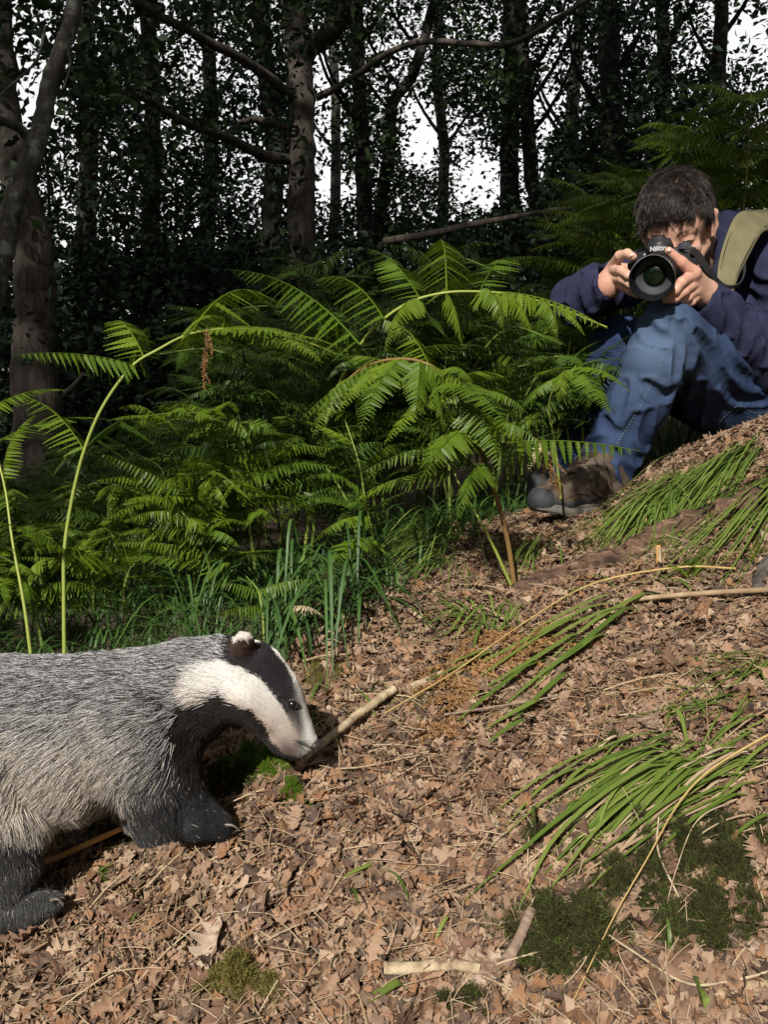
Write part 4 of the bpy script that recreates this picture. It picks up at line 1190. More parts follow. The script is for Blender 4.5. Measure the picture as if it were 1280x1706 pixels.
# the grass carpet below the bracken: past counting
def carpet(name, label, n, box, mt, Lr, w, lim, seed):
    g = np.random.default_rng(seed)
    mb = MB()
    T = []
    for q in range(8):
        t = np.linspace(0, 1, 7); m2 = MB(); b = g.uniform(.5, 1.5); h = g.uniform(.35, .85)
        blade_mesh(np.c_[b * t ** 1.8 * .8, .1 * g.normal() * t ** 2, h * np.sin(np.pi * .62 * t)], w, 0, m2)
        T.append((np.vstack(m2.V), np.vstack(m2.F4)))
    x = g.uniform(box[0], box[1], n); y = g.uniform(box[2], box[3], n); z = H(x, y)
    qx, qy, qd = proj(np.c_[x, y, z])
    k = lim(qx, qy, g) & (qx > -150) & (qx < 1400)
    P = np.c_[x, y, z][k]; n = len(P)
    an = g.uniform(0, 2 * np.pi, n); c, s = np.cos(an), np.sin(an); Z = np.zeros(n); O = np.ones(n)
    rot = np.stack([np.stack([c, -s, Z], -1), np.stack([s, c, Z], -1), np.stack([Z, Z, O], -1)], 1)
    sc = g.uniform(*Lr, n); a = g.random(n) * .8; kk = g.integers(0, 8, n)
    for q in range(8):
        s_ = kk == q; scatter(mb, T[q], P[s_] - [0, 0, .005], rot[s_], sc[s_], a[s_])
    o = mb.obj(name, mt); tag(o, label, 'grass', kind='stuff')


edge = lambda qx: np.interp(qx, [-60, 330, 500, 620, 720, 850, 1000], [1290, 1210, 1120, 1045, 960, 850, 800])
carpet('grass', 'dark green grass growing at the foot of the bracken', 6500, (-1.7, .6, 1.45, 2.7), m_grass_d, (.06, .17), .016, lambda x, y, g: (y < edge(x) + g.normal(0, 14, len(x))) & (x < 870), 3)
carpet('low_weeds', 'short green blades poking through the litter', 420, (-1, 1.6, .7, 2.3), m_grass, (.025, .07), .035, lambda x, y, g: (y > edge(x)) & (np.sin(x * .013) * np.sin(y * .017) > .2), 4)
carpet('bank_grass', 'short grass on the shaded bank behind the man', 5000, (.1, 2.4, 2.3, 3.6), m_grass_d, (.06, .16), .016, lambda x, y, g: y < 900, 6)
print('litter done')
# ------------------------------------------------------------------ implicit bodies: smooth union of tapered capsules, surface nets
def cap_sdf(P, a, b, ra, rb, sq=None):
    ab = b - a
    t = np.clip(((P - a) @ ab) / max(ab @ ab, 1e-9), 0, 1)
    d = P - a - t[:, None] * ab
    if sq is not None:                      # flattened along a direction: (axis, factor)
        ax, f = sq
        k = d @ ax
        d = d + (k * (f - 1))[:, None] * ax
    return np.sqrt((d * d).sum(1)) - (ra + (rb - ra) * t)


def smin(a, b, k):
    h = np.clip(.5 + .5 * (b - a) / k, 0, 1)
    return b * (1 - h) + a * h - k * h * (1 - h)


def surface_nets(f, lo, hi, step):
    """f(P)->sdf; returns V,F(quads)"""
    n = np.ceil((hi - lo) / step).astype(int) + 1
    ax = [lo[i] + step * np.arange(n[i]) for i in range(3)]
    G = np.stack(np.meshgrid(*ax, indexing='ij'), -1).reshape(-1, 3)
    D = np.empty(len(G), np.float32)
    # coarse pass to skip empty space
    for s in range(0, len(G), 400000):
        D[s:s + 400000] = f(G[s:s + 400000])
    D = D.reshape(n)
    ins = D < 0
    c = np.zeros(n - 1, int)
    for i in (0, 1):
        for j in (0, 1):
            for k in (0, 1):
                c += ins[i:n[0] - 1 + i, j:n[1] - 1 + j, k:n[2] - 1 + k]
    act = (c > 0) & (c < 8)
    idx = -np.ones(n - 1, int)
    cell = np.argwhere(act)
    idx[act] = np.arange(len(cell))
    acc = np.zeros((len(cell), 3)); cnt = np.zeros(len(cell))
    cor = [(i, j, k) for i in (0, 1) for j in (0, 1) for k in (0, 1)]
    for p in cor:
        for axx in range(3):
            if p[axx] == 1: continue
            q = list(p); q[axx] = 1
            a = D[tuple((cell + p).T)]; b = D[tuple((cell + q).T)]
            m = (a < 0) != (b < 0)
            t = np.where(m, a / (a - b + 1e-12), 0)
            pos = np.array(p, float) + t[:, None] * (np.array(q) - np.array(p))
            acc += pos * m[:, None]; cnt += m
    V = lo + step * (cell + acc / cnt[:, None])
    F = []
    for axx in range(3):
        o1, o2 = [(1, 2), (2, 0), (0, 1)][axx]
        e = np.argwhere(np.diff(ins.astype(np.int8), axis=axx) != 0)
        ok = np.ones(len(e), bool)
        for o in (o1, o2): ok &= (e[:, o] > 0) & (e[:, o] < n[o] - 1)
        e = e[ok]
        u = np.zeros(3, int); v = np.zeros(3, int); u[o1] = 1; v[o2] = 1
        q = [idx[tuple((e - a * u - b * v).T)] for a, b in ((1, 1), (0, 1), (0, 0), (1, 0))]
        Q = np.stack(q, 1)
        fl = ins[tuple(e.T)]
        Q[~fl] = Q[~fl][:, ::-1]
        F.append(Q)
    return V, np.vstack(F)


def caps_sdf(caps, k):
    """caps: list of (a,b,ra,rb[,sq]); culls by bounding box"""
    def f(P):
        d = np.full(len(P), .25)
        for c in caps:
            a, b, ra, rb = c[:4]; a = np.asarray(a, float); b = np.asarray(b, float)
            kk = c[5] if len(c) > 5 else k
            m = max(ra, rb) + kk * 2.5
            s = ((P > np.minimum(a, b) - m) & (P < np.maximum(a, b) + m)).all(1)
            if not s.any(): continue
            v = cap_sdf(P[s], a, b, ra, rb, c[4] if len(c) > 4 else None)
            d[s] = smin(d[s], v, kk)
        return d
    return f


def caps_box(caps, m):
    A = np.array([np.asarray(c[i], float) - max(c[2], c[3]) for c in caps for i in (0, 1)])
    B = np.array([np.asarray(c[i], float) + max(c[2], c[3]) for c in caps for i in (0, 1)])
    return A.min(0) - m, B.max(0) + m


def chain(pts, rad, sq=None, k=None):
    out = []
    for i in range(len(pts) - 1):
        c = [np.asarray(pts[i], float), np.asarray(pts[i + 1], float), rad[i], rad[i + 1], sq]
        if k: c.append(k)
        out.append(tuple(c))
    return out


def vnormals(V, F):
    n = np.cross(V[F[:, 2]] - V[F[:, 0]], V[F[:, 3]] - V[F[:, 1]])
    N = np.zeros_like(V)
    for i in range(4): np.add.at(N, F[:, i], n)
    return norm(N)


def smooth_mesh(V, F, it=3, lam=.5):
    E = np.vstack([F[:, [0, 1]], F[:, [1, 2]], F[:, [2, 3]], F[:, [3, 0]]])
    for _ in range(it):
        S_ = np.zeros_like(V); c = np.zeros(len(V))
        np.add.at(S_, E[:, 0], V[E[:, 1]]); np.add.at(S_, E[:, 1], V[E[:, 0]])
        np.add.at(c, E[:, 0], 1); np.add.at(c, E[:, 1], 1)
        V = V + lam * (S_ / c[:, None] - V)
    return V


def hair_obj(name, roots, P, radius, col, mt, parent):
    """P: (n,k,3) strand points; radius (k,) ; col (n,3)"""
    n, k = P.shape[:2]
    cu = bpy.data.hair_curves.new(name)
    cu.add_curves([k] * n)
    cu.attributes['position'].data.foreach_set('vector', P.astype(np.float32).ravel()) if 'position' in cu.attributes else None
    ra = cu.attributes.get('radius') or cu.attributes.new('radius', 'FLOAT', 'POINT')
    ra.data.foreach_set('value', np.tile(np.asarray(radius, np.float32), n))
    ca = cu.attributes.new('hair_col', 'FLOAT_VECTOR', 'CURVE')
    ca.data.foreach_set('vector', col.astype(np.float32).ravel())
    cu.materials.append(mt)
    o = bpy.data.objects.new(name, cu)
    C.objects.link(o)
    if parent is not None:
        o.parent = parent; o.matrix_parent_inverse = Matrix.Translation(-parent.location)
    return o


def hair_mat(name, rough=.45, spec=.4):
    m, nt, bs, out = new_mat(name)
    a = nt.nodes.new('ShaderNodeAttribute'); a.attribute_name = 'hair_col'
    nt.links.new(a.outputs['Vector'], bs.inputs['Base Color'])
    bs.inputs['Roughness'].default_value = rough
    bs.inputs['Specular IOR Level'].default_value = spec
    return m


m_hair = hair_mat('animal_hair', .55, .25)

# ------------------------------------------------------------------ badger
BD = 1.15          # distance of the badger's midline


def B(px, py, off=0.0):
    """a point of the badger: photo position at its midline depth, moved off towards (-) or away (+) the camera"""
    return at(px, py, BD + off)


SQY = np.array([0, 1.0, 0])
cb = []
# trunk: spine from rump to shoulders
cb += chain([B(-200, 1240, .05), B(-90, 1222, .03), B(20, 1220, .01), B(120, 1217, .0), B(205, 1202, -.005), B(262, 1185, -.005)], [.070, .080, .079, .076, .070, .061], None, .03)
cb += chain([B(-60, 1255, .02), B(60, 1266, .01), B(165, 1254, 0)], [.058, .050, .042], None, .03)
# neck and head
cb += chain([B(262, 1180, -.005), B(325, 1150, -.01), B(378, 1131, -.015)], [.061, .050, .043], None, .025)
cb += chain([B(378, 1130, -.015), B(417, 1136, -.02), B(453, 1168, -.022), B(475, 1197, -.024)], [.043, .0435, .0355, .0275], None, .016)
cb += chain([B(475, 1197, -.024), B(498, 1219, -.026), B(517, 1236, -.028)], [.0255, .0165, .0105], None, .010)   # muzzle
cb += chain([B(448, 1196, -.022), B(474, 1236, -.024), B(495, 1256, -.026)], [.024, .0155, .0098], None, .010)   # lower jaw
cb += chain([B(418, 1166, -.056), B(445, 1196, -.050)], [.017, .013], None, .012)      # near cheek
cb += chain([B(418, 1166, .016), B(445, 1196, .010)], [.017, .013], None, .012)
cb += chain([B(465, 1166, -.0405), B(478, 1184, -.0375)], [.009, .007], None, .007)   # brow over the eye
# near foreleg
cb += chain([B(235, 1222, -.045), B(262, 1282, -.050), B(292, 1328, -.050)], [.052, .042, .029], None, .022)
cb += chain([B(292, 1328, -.050), B(322, 1357, -.050), B(364, 1374, -.050)], [.029, .0225, .0155], None, .012)
# far foreleg, set back under the chest
cb += chain([B(225, 1240, .04), B(240, 1318, .045), B(258, 1368, .045)], [.042, .028, .021], None, .02)
cb += chain([B(258, 1368, .045), B(290, 1384, .045)], [.019, .014], None, .012)
# near hind leg
cb += chain([B(-30, 1285, -.045), B(0, 1375, -.052), B(18, 1430, -.05)], [.062, .036, .024], None, .022)
cb += chain([B(18, 1430, -.05), B(2, 1490, -.053), B(4, 1514, -.055)], [.024, .0195, .020], None, .012)
cb += chain([B(4, 1516, -.055), B(40, 1516, -.055), B(84, 1503, -.055)], [.020, .0165, .012], None, .01)
# far hind leg, left of frame
cb += chain([B(-120, 1320, .06), B(-110, 1430, .06), B(-90, 1490, .06)], [.06, .032, .020], None, .02)
# ears
for off, yy in ((-.050, 0), (.022, -2)):
    cb += chain([B(404, 1088 + yy, off), B(408, 1070 + yy, off - .004)], [.0125, .0105], None, .006)
fb = caps_sdf(cb, .02)
lo, hi = caps_box(cb, .02)
V, F = surface_nets(fb, lo, hi, .0062)
V = smooth_mesh(V, F, 2)
NB = vnormals(V, F)

# coat zones, in photo coordinates of the badger's side
def inpoly(x, y, poly):
    poly = np.asarray(poly, float); n = len(poly)
    ins = np.zeros(len(x), bool); dmin = np.full(len(x), 1e9)
    for i in range(n):
        x1, y1 = poly[i]; x2, y2 = poly[(i + 1) % n]
        c = ((y1 > y) != (y2 > y)) & (x < (x2 - x1) * (y - y1) / (y2 - y1 + 1e-9) + x1)
        ins ^= c
        t = np.clip(((x - x1) * (x2 - x1) + (y - y1) * (y2 - y1)) / ((x2 - x1) ** 2 + (y2 - y1) ** 2 + 1e-9), 0, 1)
        dmin = np.minimum(dmin, np.hypot(x - x1 - t * (x2 - x1), y - y1 - t * (y2 - y1)))
    return np.where(ins, dmin, -dmin)


WHITE_CHEEK = [(308, 1148), (330, 1118), (365, 1108), (384, 1110), (410, 1118), (445, 1142), (468, 1172), (482, 1196), (490, 1212), (500, 1228), (502, 1262), (478, 1258), (456, 1235), (447, 1208), (430, 1188), (398, 1172), (378, 1142), (345, 1160), (318, 1166)]
WHITE_STRIPE = [(450, 1070), (465, 1082), (486, 1102), (500, 1122), (513, 1152), (520, 1185), (534, 1230), (520, 1244), (508, 1238), (513, 1222), (511, 1190), (504, 1160), (492, 1132), (476, 1108), (462, 1092)]
EAR_TIP = [(384, 1066), (400, 1040), (425, 1042), (444, 1068), (434, 1080), (422, 1073), (408, 1072), (394, 1078)]
BLACK_STRIPE = [(385, 1066), (410, 1060), (440, 1064), (456, 1080), (474, 1102), (488, 1130), (498, 1160), (506, 1190), (509, 1216), (506, 1226), (498, 1222), (490, 1210), (480, 1192), (466, 1168), (444, 1142), (412, 1117), (392, 1108)]
THROAT = [(300, 1178), (320, 1168), (345, 1162), (378, 1145), (398, 1174), (430, 1190), (446, 1210), (452, 1236), (470, 1260), (440, 1262), (400, 1230), (385, 1300), (300, 1300), (280, 1220)]


def coat(P, g):
    """colour, length, direction noise of the coat at world points"""
    Q = P.copy(); Q[:, 1] = np.where(Q[:, 1] > BD - .0, Q[:, 1], Q[:, 1])
    x, y, d = proj(P)
    # photo position as if projected square on to the badger's side
    pass
    pass
    yr = (P[:, 1] - BD)
    jt = np.where(x > 395, 1.2, 4.0); x = x + g.normal(0, 1, len(x)) * jt; y = y + g.normal(0, 1, len(x)) * jt
    n = len(x)
    r = g.random(n)
    # body guard hairs: banded pale / dark -> salt and pepper; paler and buffer on the flank, darker along the back and legs
    flank = np.clip((y - 1170) / 120, 0, 1) * np.clip((330 - x) / 120, 0, 1)
    dark = np.clip((x - 235) / 70, 0, 1) * np.clip((y - 1190) / 60, 0, 1)
    leg = np.maximum(np.clip((y - 1335 - .15 * (x - 0)) / 50, 0, 1) * (x < 170), np.clip((y - 1240) / 80, 0, 1) * np.clip((x - 165) / 60, 0, 1))
    leg = np.maximum(leg, np.clip((y - 1350) / 50, 0, 1))
    pl = (.46 + .34 * flank) * (1 - leg * .97) * (1 - dark * .8)
    pale = r < pl
    cp = np.where(flank[:, None] > g.random(n)[:, None] * .9, [.66, .58, .49], [.52, .51, .50]) * (.45 + .75 * g.random(n))[:, None]
    cd = np.array([.026, .025, .026]) * (.6 + 1.6 * g.random(n))[:, None] * (1 - .6 * np.maximum(leg, dark))[:, None] + (flank * .05)[:, None]
    col = np.where(pale[:, None], cp, cd)
    L = .015 + .020 * np.clip((y - 1120) / 200, 0, 1) * (x < 280) + .005 * g.random(n)
    L = L * (1 - .45 * leg)
    # head
    th = inpoly(x, y, THROAT); k = (th > 0)
    col[k] = (np.array([.016, .012, .010]) * (.6 + g.random(n))[:, None])[k]; L[k] = .012
    hx = np.clip((x - 330) / 60, 0, 1)
    L = L * (1 - .45 * hx); L = np.where(x > 350, np.minimum(L, .0085 + .007 * np.clip((430 - x) / 80, 0, 1)), L)
    head = (x > 380) & (y < 1290)
    col[head & ~k] = (np.array([.020, .017, .016]) * (.6 + g.random(n))[:, None])[head & ~k]
    w = inpoly(x, y, WHITE_CHEEK); kw = w > 0
    wc = np.array([.78, .75, .70]) * (.75 + .3 * g.random(n))[:, None]
    buff = np.clip((y - 1150) / 80, 0, 1)[:, None] * .65
    lowe = np.clip(1 - np.abs(inpoly(x, y, WHITE_CHEEK)) / 14, 0, 1)[:, None] * np.clip((y - 1140 - (x - 380) * .5) / 30, 0, 1)[:, None] * .55
    buff = np.clip(buff + lowe, 0, .9)
    wc = wc * (1 - buff) + np.array([.50, .38, .30]) * buff
    mz = np.clip(1.25 - np.hypot(x - 484, y - 1256) / 30, 0, 1)[:, None]
    wc = wc * (1 - mz) + np.array([.12, .085, .075]) * mz
    col[kw] = wc[kw]; L[kw & (x < 430)] = (.008 + .010 * np.clip((430 - x) / 80, 0, 1))[kw & (x < 430)]
    ws = (inpoly(x, y, WHITE_STRIPE) > 0) | ((x > 505) & (y > 1180)) | ((x > 440) & (inpoly(x, y, BLACK_STRIPE) < 0) & (inpoly(x, y, WHITE_CHEEK) < 0) & (y < 1060 + (x - 440) * 2.4) & (y < 1240))
    # the blaze runs along the crown: any part of the head near the midline and facing up
    col[ws] = (np.array([.80, .76, .70]) * (.8 + .25 * g.random(n))[:, None])[ws]
    bs_ = (inpoly(x, y, BLACK_STRIPE) > 0) & ~ws
    col[bs_] = (np.array([.020, .018, .019]) * (.6 + g.random(n))[:, None])[bs_]
    et = inpoly(x, y, EAR_TIP) > 0
    col[et] = np.array([.66, .60, .54]); L[et] = .007
    er = (np.hypot((x - 408) * .8, y - 1084) < 12 + 5 * g.random(n)) & ~et & (yr < -.04)
    col[er] = (np.array([.055, .032, .024]) * (.7 + .6 * g.random(n))[:, None])[er]
    L = np.where(x > 430, np.minimum(L, np.interp(x, [430, 470, 500], [.0085, .0048, .0028])), L)
    L = np.where((y > 1480), .008, L)
    return col, L, x, y


gb = np.random.default_rng(51)
cv, _, vx, vy = coat(V, np.random.default_rng(1))
m_skin_b, nt, bs, out = new_mat('badger_underfur')
a_ = nt.nodes.new('ShaderNodeAttribute'); a_.attribute_name = 'hair_col'
nt.links.new(a_.outputs['Vector'], bs.inputs['Base Color']); bs.inputs['Roughness'].default_value = .9
cvs = cv.copy()
E_ = np.vstack([F[:, [0, 1]], F[:, [1, 2]], F[:, [2, 3]], F[:, [3, 0]]])
for _ in range(2):
    s_ = np.zeros_like(cvs); c_ = np.zeros(len(cvs)); np.add.at(s_, E_[:, 0], cvs[E_[:, 1]]); np.add.at(c_, E_[:, 0], 1); np.add.at(s_, E_[:, 1], cvs[E_[:, 0]]); np.add.at(c_, E_[:, 1], 1)
    cvs = .4 * cvs + .6 * s_ / c_[:, None]
badger = empty('badger', Vector((B(150, 1400)[0], BD, float(H(B(150, 1400)[0], BD)))))
tag(badger, 'grey badger with black and white striped head sniffing the litter, walking in from the left', 'badger')
body = link('body', mesh_np('body', V, [F], {'hair_col': cvs * np.array([.75, .75, .75])}, True, [m_skin_b]), badger)
body.matrix_parent_inverse = Matrix.Translation(-badger.location)

# fur
fa = F; tri = np.vstack([F[:, [0, 1, 2]], F[:, [0, 2, 3]]])
ar = np.linalg.norm(np.cross(V[tri[:, 1]] - V[tri[:, 0]], V[tri[:, 2]] - V[tri[:, 0]]), axis=1) / 2
fc = V[tri].mean(1)
wt = ar * np.where(640 + fc[:, 0] / BD * F_PX > 360, 3.2, 1.0) * np.where(fc[:, 0] < B(-60, 0)[0], .3, 1) * np.where(NB[tri[:, 0]][:, 1] > .55, .35, 1)
NH = 250000
ti = gb.choice(len(tri), NH, p=wt / wt.sum())
u = gb.random((NH, 2)); fl = u.sum(1) > 1; u[fl] = 1 - u[fl]
Pr = V[tri[ti, 0]] * (1 - u.sum(1))[:, None] + V[tri[ti, 1]] * u[:, :1] + V[tri[ti, 2]] * u[:, 1:]
Nr = norm(NB[tri[ti]].mean(1))
col, L, hx_, hy_ = coat(Pr, gb)
# combing direction: backwards along the body, down the flank and legs, up over the cheek
x_, y_ = hx_, hy_
side = norm(B(100, 0) - B(0, 0))
comb = np.zeros((NH, 3)); comb[:, 0] = -1.0
comb[:, 2] = -.75 * np.clip((y_ - 1130) / 150, 0, 1) - .1
hd = np.clip((x_ - 310) / 110, 0, 1)[:, None]
hdir = np.array([-.80, -.0, .50])
comb = comb * (1 - hd) + hdir * hd
lg = ((y_ > 1330) & (x_ < 120)) | ((y_ > 1300) & (x_ > 200))
comb[lg] = np.array([.15, 0, -1.0])
lg2 = (x_ > 300) & (y_ > 1345); comb[lg2] = np.array([.8, 0, -.4])
comb = norm(comb)
clump = np.stack([np.sin(Pr[:, 0] * 220 + 3 * np.sin(Pr[:, 2] * 130)), np.sin(Pr[:, 0] * 170 + Pr[:, 2] * 90), np.sin(Pr[:, 2] * 210 + 2 * np.sin(Pr[:, 0] * 150))], 1) * .16
comb = comb + clump + gb.normal(0, .16, comb.shape)
comb = comb - (comb * Nr).sum(1, keepdims=True) * Nr
comb = norm(comb)
lift = (.42 + .25 * gb.random(NH))[:, None]
lift = lift * np.interp(x_, [380, 450], [1, .55])[:, None]
L = L[:, None]
near_eye = np.hypot(hx_ - 487, hy_ - 1173) < 6.5
L = np.where(near_eye[:, None], .0006, L)
S0 = Pr - Nr * .001
S1 = S0 + (Nr * (lift + .25) + comb * .8) * L * .35
S2 = S1 + (Nr * lift * .7 + comb) * L * .35
S3 = S2 + (Nr * lift * .25 + comb + np.array([0, 0, -.12])) * L * .38
hair_obj('fur', None, np.stack([S0, S1, S2, S3], 1), [.00024, .00023, .00017, .00005], col, m_hair, badger)

# eye, nose, whiskers, claws
m_eye, nt, bs, out = new_mat('eye_gloss'); bs.inputs['Base Color'].default_value = (.006, .004, .003, 1); bs.inputs['Roughness'].default_value = .14; bs.inputs['Specular IOR Level'].default_value = 1.0
m_nose, nt, bs, out = new_mat('nose_skin'); bs.inputs['Base Color'].default_value = (.035, .028, .027, 1); bs.inputs['Roughness'].default_value = .45
m_claw, nt, bs, out = new_mat('claw'); bs.inputs['Base Color'].default_value = (.09, .07, .055, 1); bs.inputs['Roughness'].default_value = .4


def ray_body(px, py):
    """first body surface along the view ray of the photo point"""
    ds = np.linspace(.95, 1.3, 700); P = np.array([at(px, py, d) for d in ds])
    s = fb(P) < 0
    return P[int(np.argmax(s))] if s.any() else at(px, py, BD)


def ball(c, r, seg=14, sc=(1, 1, 1)):
    th = np.linspace(0, np.pi, seg // 2 + 1); ph = np.linspace(0, 2 * np.pi, seg, endpoint=False)
    V = np.array([[math.sin(t) * math.cos(p) * sc[0], math.sin(t) * math.sin(p) * sc[1], math.cos(t) * sc[2]] for t in th for p in ph]) * r + c
    n = seg; F = [(i * n + j, (i + 1) * n + j, (i + 1) * n + (j + 1) % n, i * n + (j + 1) % n) for i in range(seg // 2) for j in range(n)]
    return V, np.array(F)


e = ray_body(487, 1173)
mb = MB(); mb.add(*ball(e + [0, -.0006, 0], .0055)); mb.obj('eye', m_eye, badger, True)
mb = MB()
t = np.linspace(0, 2 * np.pi, 16)
tube(mb, np.stack([e[0] + .0062 * np.cos(t), np.full(16, e[1] - .0012), e[2] + .0058 * np.sin(t)], -1), .0009, 6, caps=False)
mb.obj('eyelid', m_nose, badger, True)
mb = MB(); mb.add(*ball(B(525, 1240, -.028), .0080, 14, (1, 1.3, .8))); mb.obj('nose', m_nose, badger, True)
for (x0, y0) in [(332, 1368), (345, 1376), (358, 1378), (368, 1374)]:
    p = B(x0 + 6, y0, -.060 + .005 * ((x0 // 10) % 3)); mb = MB()
    tube(mb, smooth_path([p, p + [.010, -.002, .000], p + [.018, -.003, -.006]], 8), np.linspace(.0028, .0007, 8), 6); mb.obj('claw', m_claw, badger, True)
for k in range(4):
    p = B(84, 1500 + k * 3, -.068 + .008 * k); mb = MB()
    tube(mb, smooth_path([p, p + [.008, -.001, .002], p + [.015, -.002, -.003]], 8), np.linspace(.0026, .0008, 8), 6); mb.obj('claw', m_claw, badger, True)
wh = []
for k in range(14):
    p = ray_body(495 + gb.uniform(-8, 8), 1240 + gb.uniform(-8, 8)); d_ = norm(np.array([gb.uniform(.1, 1), -.5 * gb.random(), gb.uniform(-.9, .3)]))
    wh.append(np.stack([p, p + d_ * .01, p + d_ * .02 + [0, 0, -.001], p + d_ * .03 + [0, 0, -.004]]))
hair_obj('whiskers', None, np.array(wh), [.0002, .00016, .0001, .00005], np.full((14, 3), .03), m_hair, badger)
print('badger done', len(V))
# ------------------------------------------------------------------ the photographer
import bmesh


def wrinkle(P, amp, s=1.0, ph=0.0, dirv=(0.3, .2, 1.0)):
    dirv = norm(np.array(dirv)); u = P @ dirv
    w = np.sin(P[:, 0] * 17 * s + 2.1 * np.sin(P[:, 2] * 13 * s + ph)) + np.sin(P[:, 1] * 21 * s + P[:, 2] * 9 * s + ph)
    f = np.sin(u * 95 * s + 2.2 * w + ph)
    f2 = np.sin(u * 47 * s + 1.7 * w + ph * 2 + P[:, 0] * 20)
    e = .5 + .5 * np.sin(P[:, 0] * 11 + ph) * np.sin(P[:, 2] * 14 + ph * 1.7)
    return amp * .8 * (-(1 - np.abs(f)) ** 2 * 1.6 * e + .4 * e + .9 * f2 * .5)


def sdf_part(name, caps, k, step, mt, parent, extra=None, it=2, attrs=None, pad=.02):
    f0 = caps_sdf(caps, k)
    f = (lambda P: extra(P, f0(P))) if extra else f0
    lo, hi = caps_box(caps, pad)
    V, F = surface_nets(f, lo, hi, step)
    V = smooth_mesh(V, F, it)
    me = mesh_np(name, V, [F], attrs(V) if attrs else {'rnd': np.full(len(V), .5)}, True, mt if isinstance(mt, list) else [mt])
    o = link(name, me, parent); o.matrix_parent_inverse = Matrix.Translation(-parent.location)
    return o, V, F


# fabrics and skin
def cloth_mat(name, base, alt, weave=900, rough=.9, bs_=.25, wear=None):
    m, nt, bs, out = new_mat(name)
    a = noise_tex(nt, 22, 5, .6); b = noise_tex(nt, weave, 2, .5)
    c = mixc(nt, ramp(nt, [(.35, (0, 0, 0)), (.68, (1, 1, 1))], a.outputs[0]), base, alt)
    if wear:
        at_ = nt.nodes.new('ShaderNodeAttribute'); at_.attribute_name = 'wear'
        mm = nt.nodes.new('ShaderNodeMath'); mm.operation = 'MULTIPLY'
        nt.links.new(at_.outputs['Fac'], mm.inputs[0]); nt.links.new(ramp(nt, [(.2, (.35,) * 3), (.75, (1, 1, 1))], b.outputs[0]), mm.inputs[1])
        c = mixc(nt, mm.outputs[0], c, wear)
    nt.links.new(c, bs.inputs['Base Color'])
    bs.inputs['Roughness'].default_value = rough; bs.inputs['Specular IOR Level'].default_value = .15
    bs.inputs['Sheen Weight'].default_value = .0
    bump(nt, bs, b.outputs[0], bs_, .0015)
    return m


m_navy = cloth_mat('navy_sweatshirt', (.017, .019, .043), (.026, .029, .060), 700)
m_denim = cloth_mat('blue_denim', (.014, .025, .062), (.027, .046, .098), 600, wear=(.095, .14, .215), bs_=.6)
m_olive = cloth_mat('olive_cotton', (.135, .120, .065), (.175, .155, .09), 500)
m_thread = cloth_mat('pale_thread', (.12, .16, .20), (.17, .21, .25), 500)
m_skin, nt, bs, out = new_mat('skin')
a = noise_tex(nt, 60, 5, .6); b = noise_tex(nt, 9, 3, .5)
c = mixc(nt, a.outputs[0], (.46, .255, .175), (.60, .37, .27))
c = mixc(nt, ramp(nt, [(.45, (0, 0, 0)), (.75, (.55,) * 3)], b.outputs[0]), c, (.50, .20, .15))
nt.links.new(c, bs.inputs['Base Color']); bs.inputs['Roughness'].default_value = .48; bs.inputs['Specular IOR Level'].default_value = .4
bs.inputs['Subsurface Weight'].default_value = .12; bs.inputs['Subsurface Radius'].default_value = (.012, .004, .002); bs.inputs['Subsurface Scale'].default_value = .6
bump(nt, bs, a.outputs[0], .5, .003)
m_black, nt, bs, out = new_mat('black_plastic'); a = noise_tex(nt, 900, 2)
nt.links.new(ramp(nt, [(0, (.012, .012, .013)), (1, (.028, .028, .030))], a.outputs[0]), bs.inputs['Base Color']); bs.inputs['Roughness'].default_value = .42; bump(nt, bs, a.outputs[0], .3, .0006)
m_rubber, nt, bs, out = new_mat('black_rubber'); bs.inputs['Base Color'].default_value = (.02, .02, .021, 1); bs.inputs['Roughness'].default_value = .7
m_glass, nt, bs, out = new_mat('lens_glass'); bs.inputs['Base Color'].default_value = (.004, .006, .004, 1); bs.inputs['Roughness'].default_value = .03; bs.inputs['Coat Weight'].default_value = 1; bs.inputs['Coat Tint'].default_value = (.7, 1, .7, 1)
m_print, nt, bs, out = new_mat('white_print'); bs.inputs['Base Color'].default_value = (.6, .6, .6, 1); bs.inputs['Roughness'].default_value = .5
m_metal, nt, bs, out = new_mat('dial_metal'); bs.inputs['Base Color'].default_value = (.22, .25, .30, 1); bs.inputs['Metallic'].default_value = .8; bs.inputs['Roughness'].default_value = .28
m_boot = mat_var('brown_boot_leather', [(.2, (.035, .024, .017)), (.5, (.075, .054, .038)), (.8, (.12, .09, .065))], .68, 60, .85, bstr=.5, bdist=.002, spec=.35)
m_toe = mat_var('boot_rubber', [(.2, (.012, .013, .015)), (.8, (.035, .038, .042))], .7, 60, .8, bstr=.2, bdist=.001, spec=.5)
m_sole = mat_var('boot_sole', [(.2, (.07, .065, .058)), (.8, (.17, .155, .13))], .85, 90, .8, bstr=.5, bdist=.002)
m_lace = cloth_mat('dark_lace', (.035, .026, .020), (.05, .04, .03), 900)

man = empty('person', Vector(at(1200, 720, 2.35)))
tag(man, 'crouching man in navy top and blue jeans holding a camera to his eye', 'person')

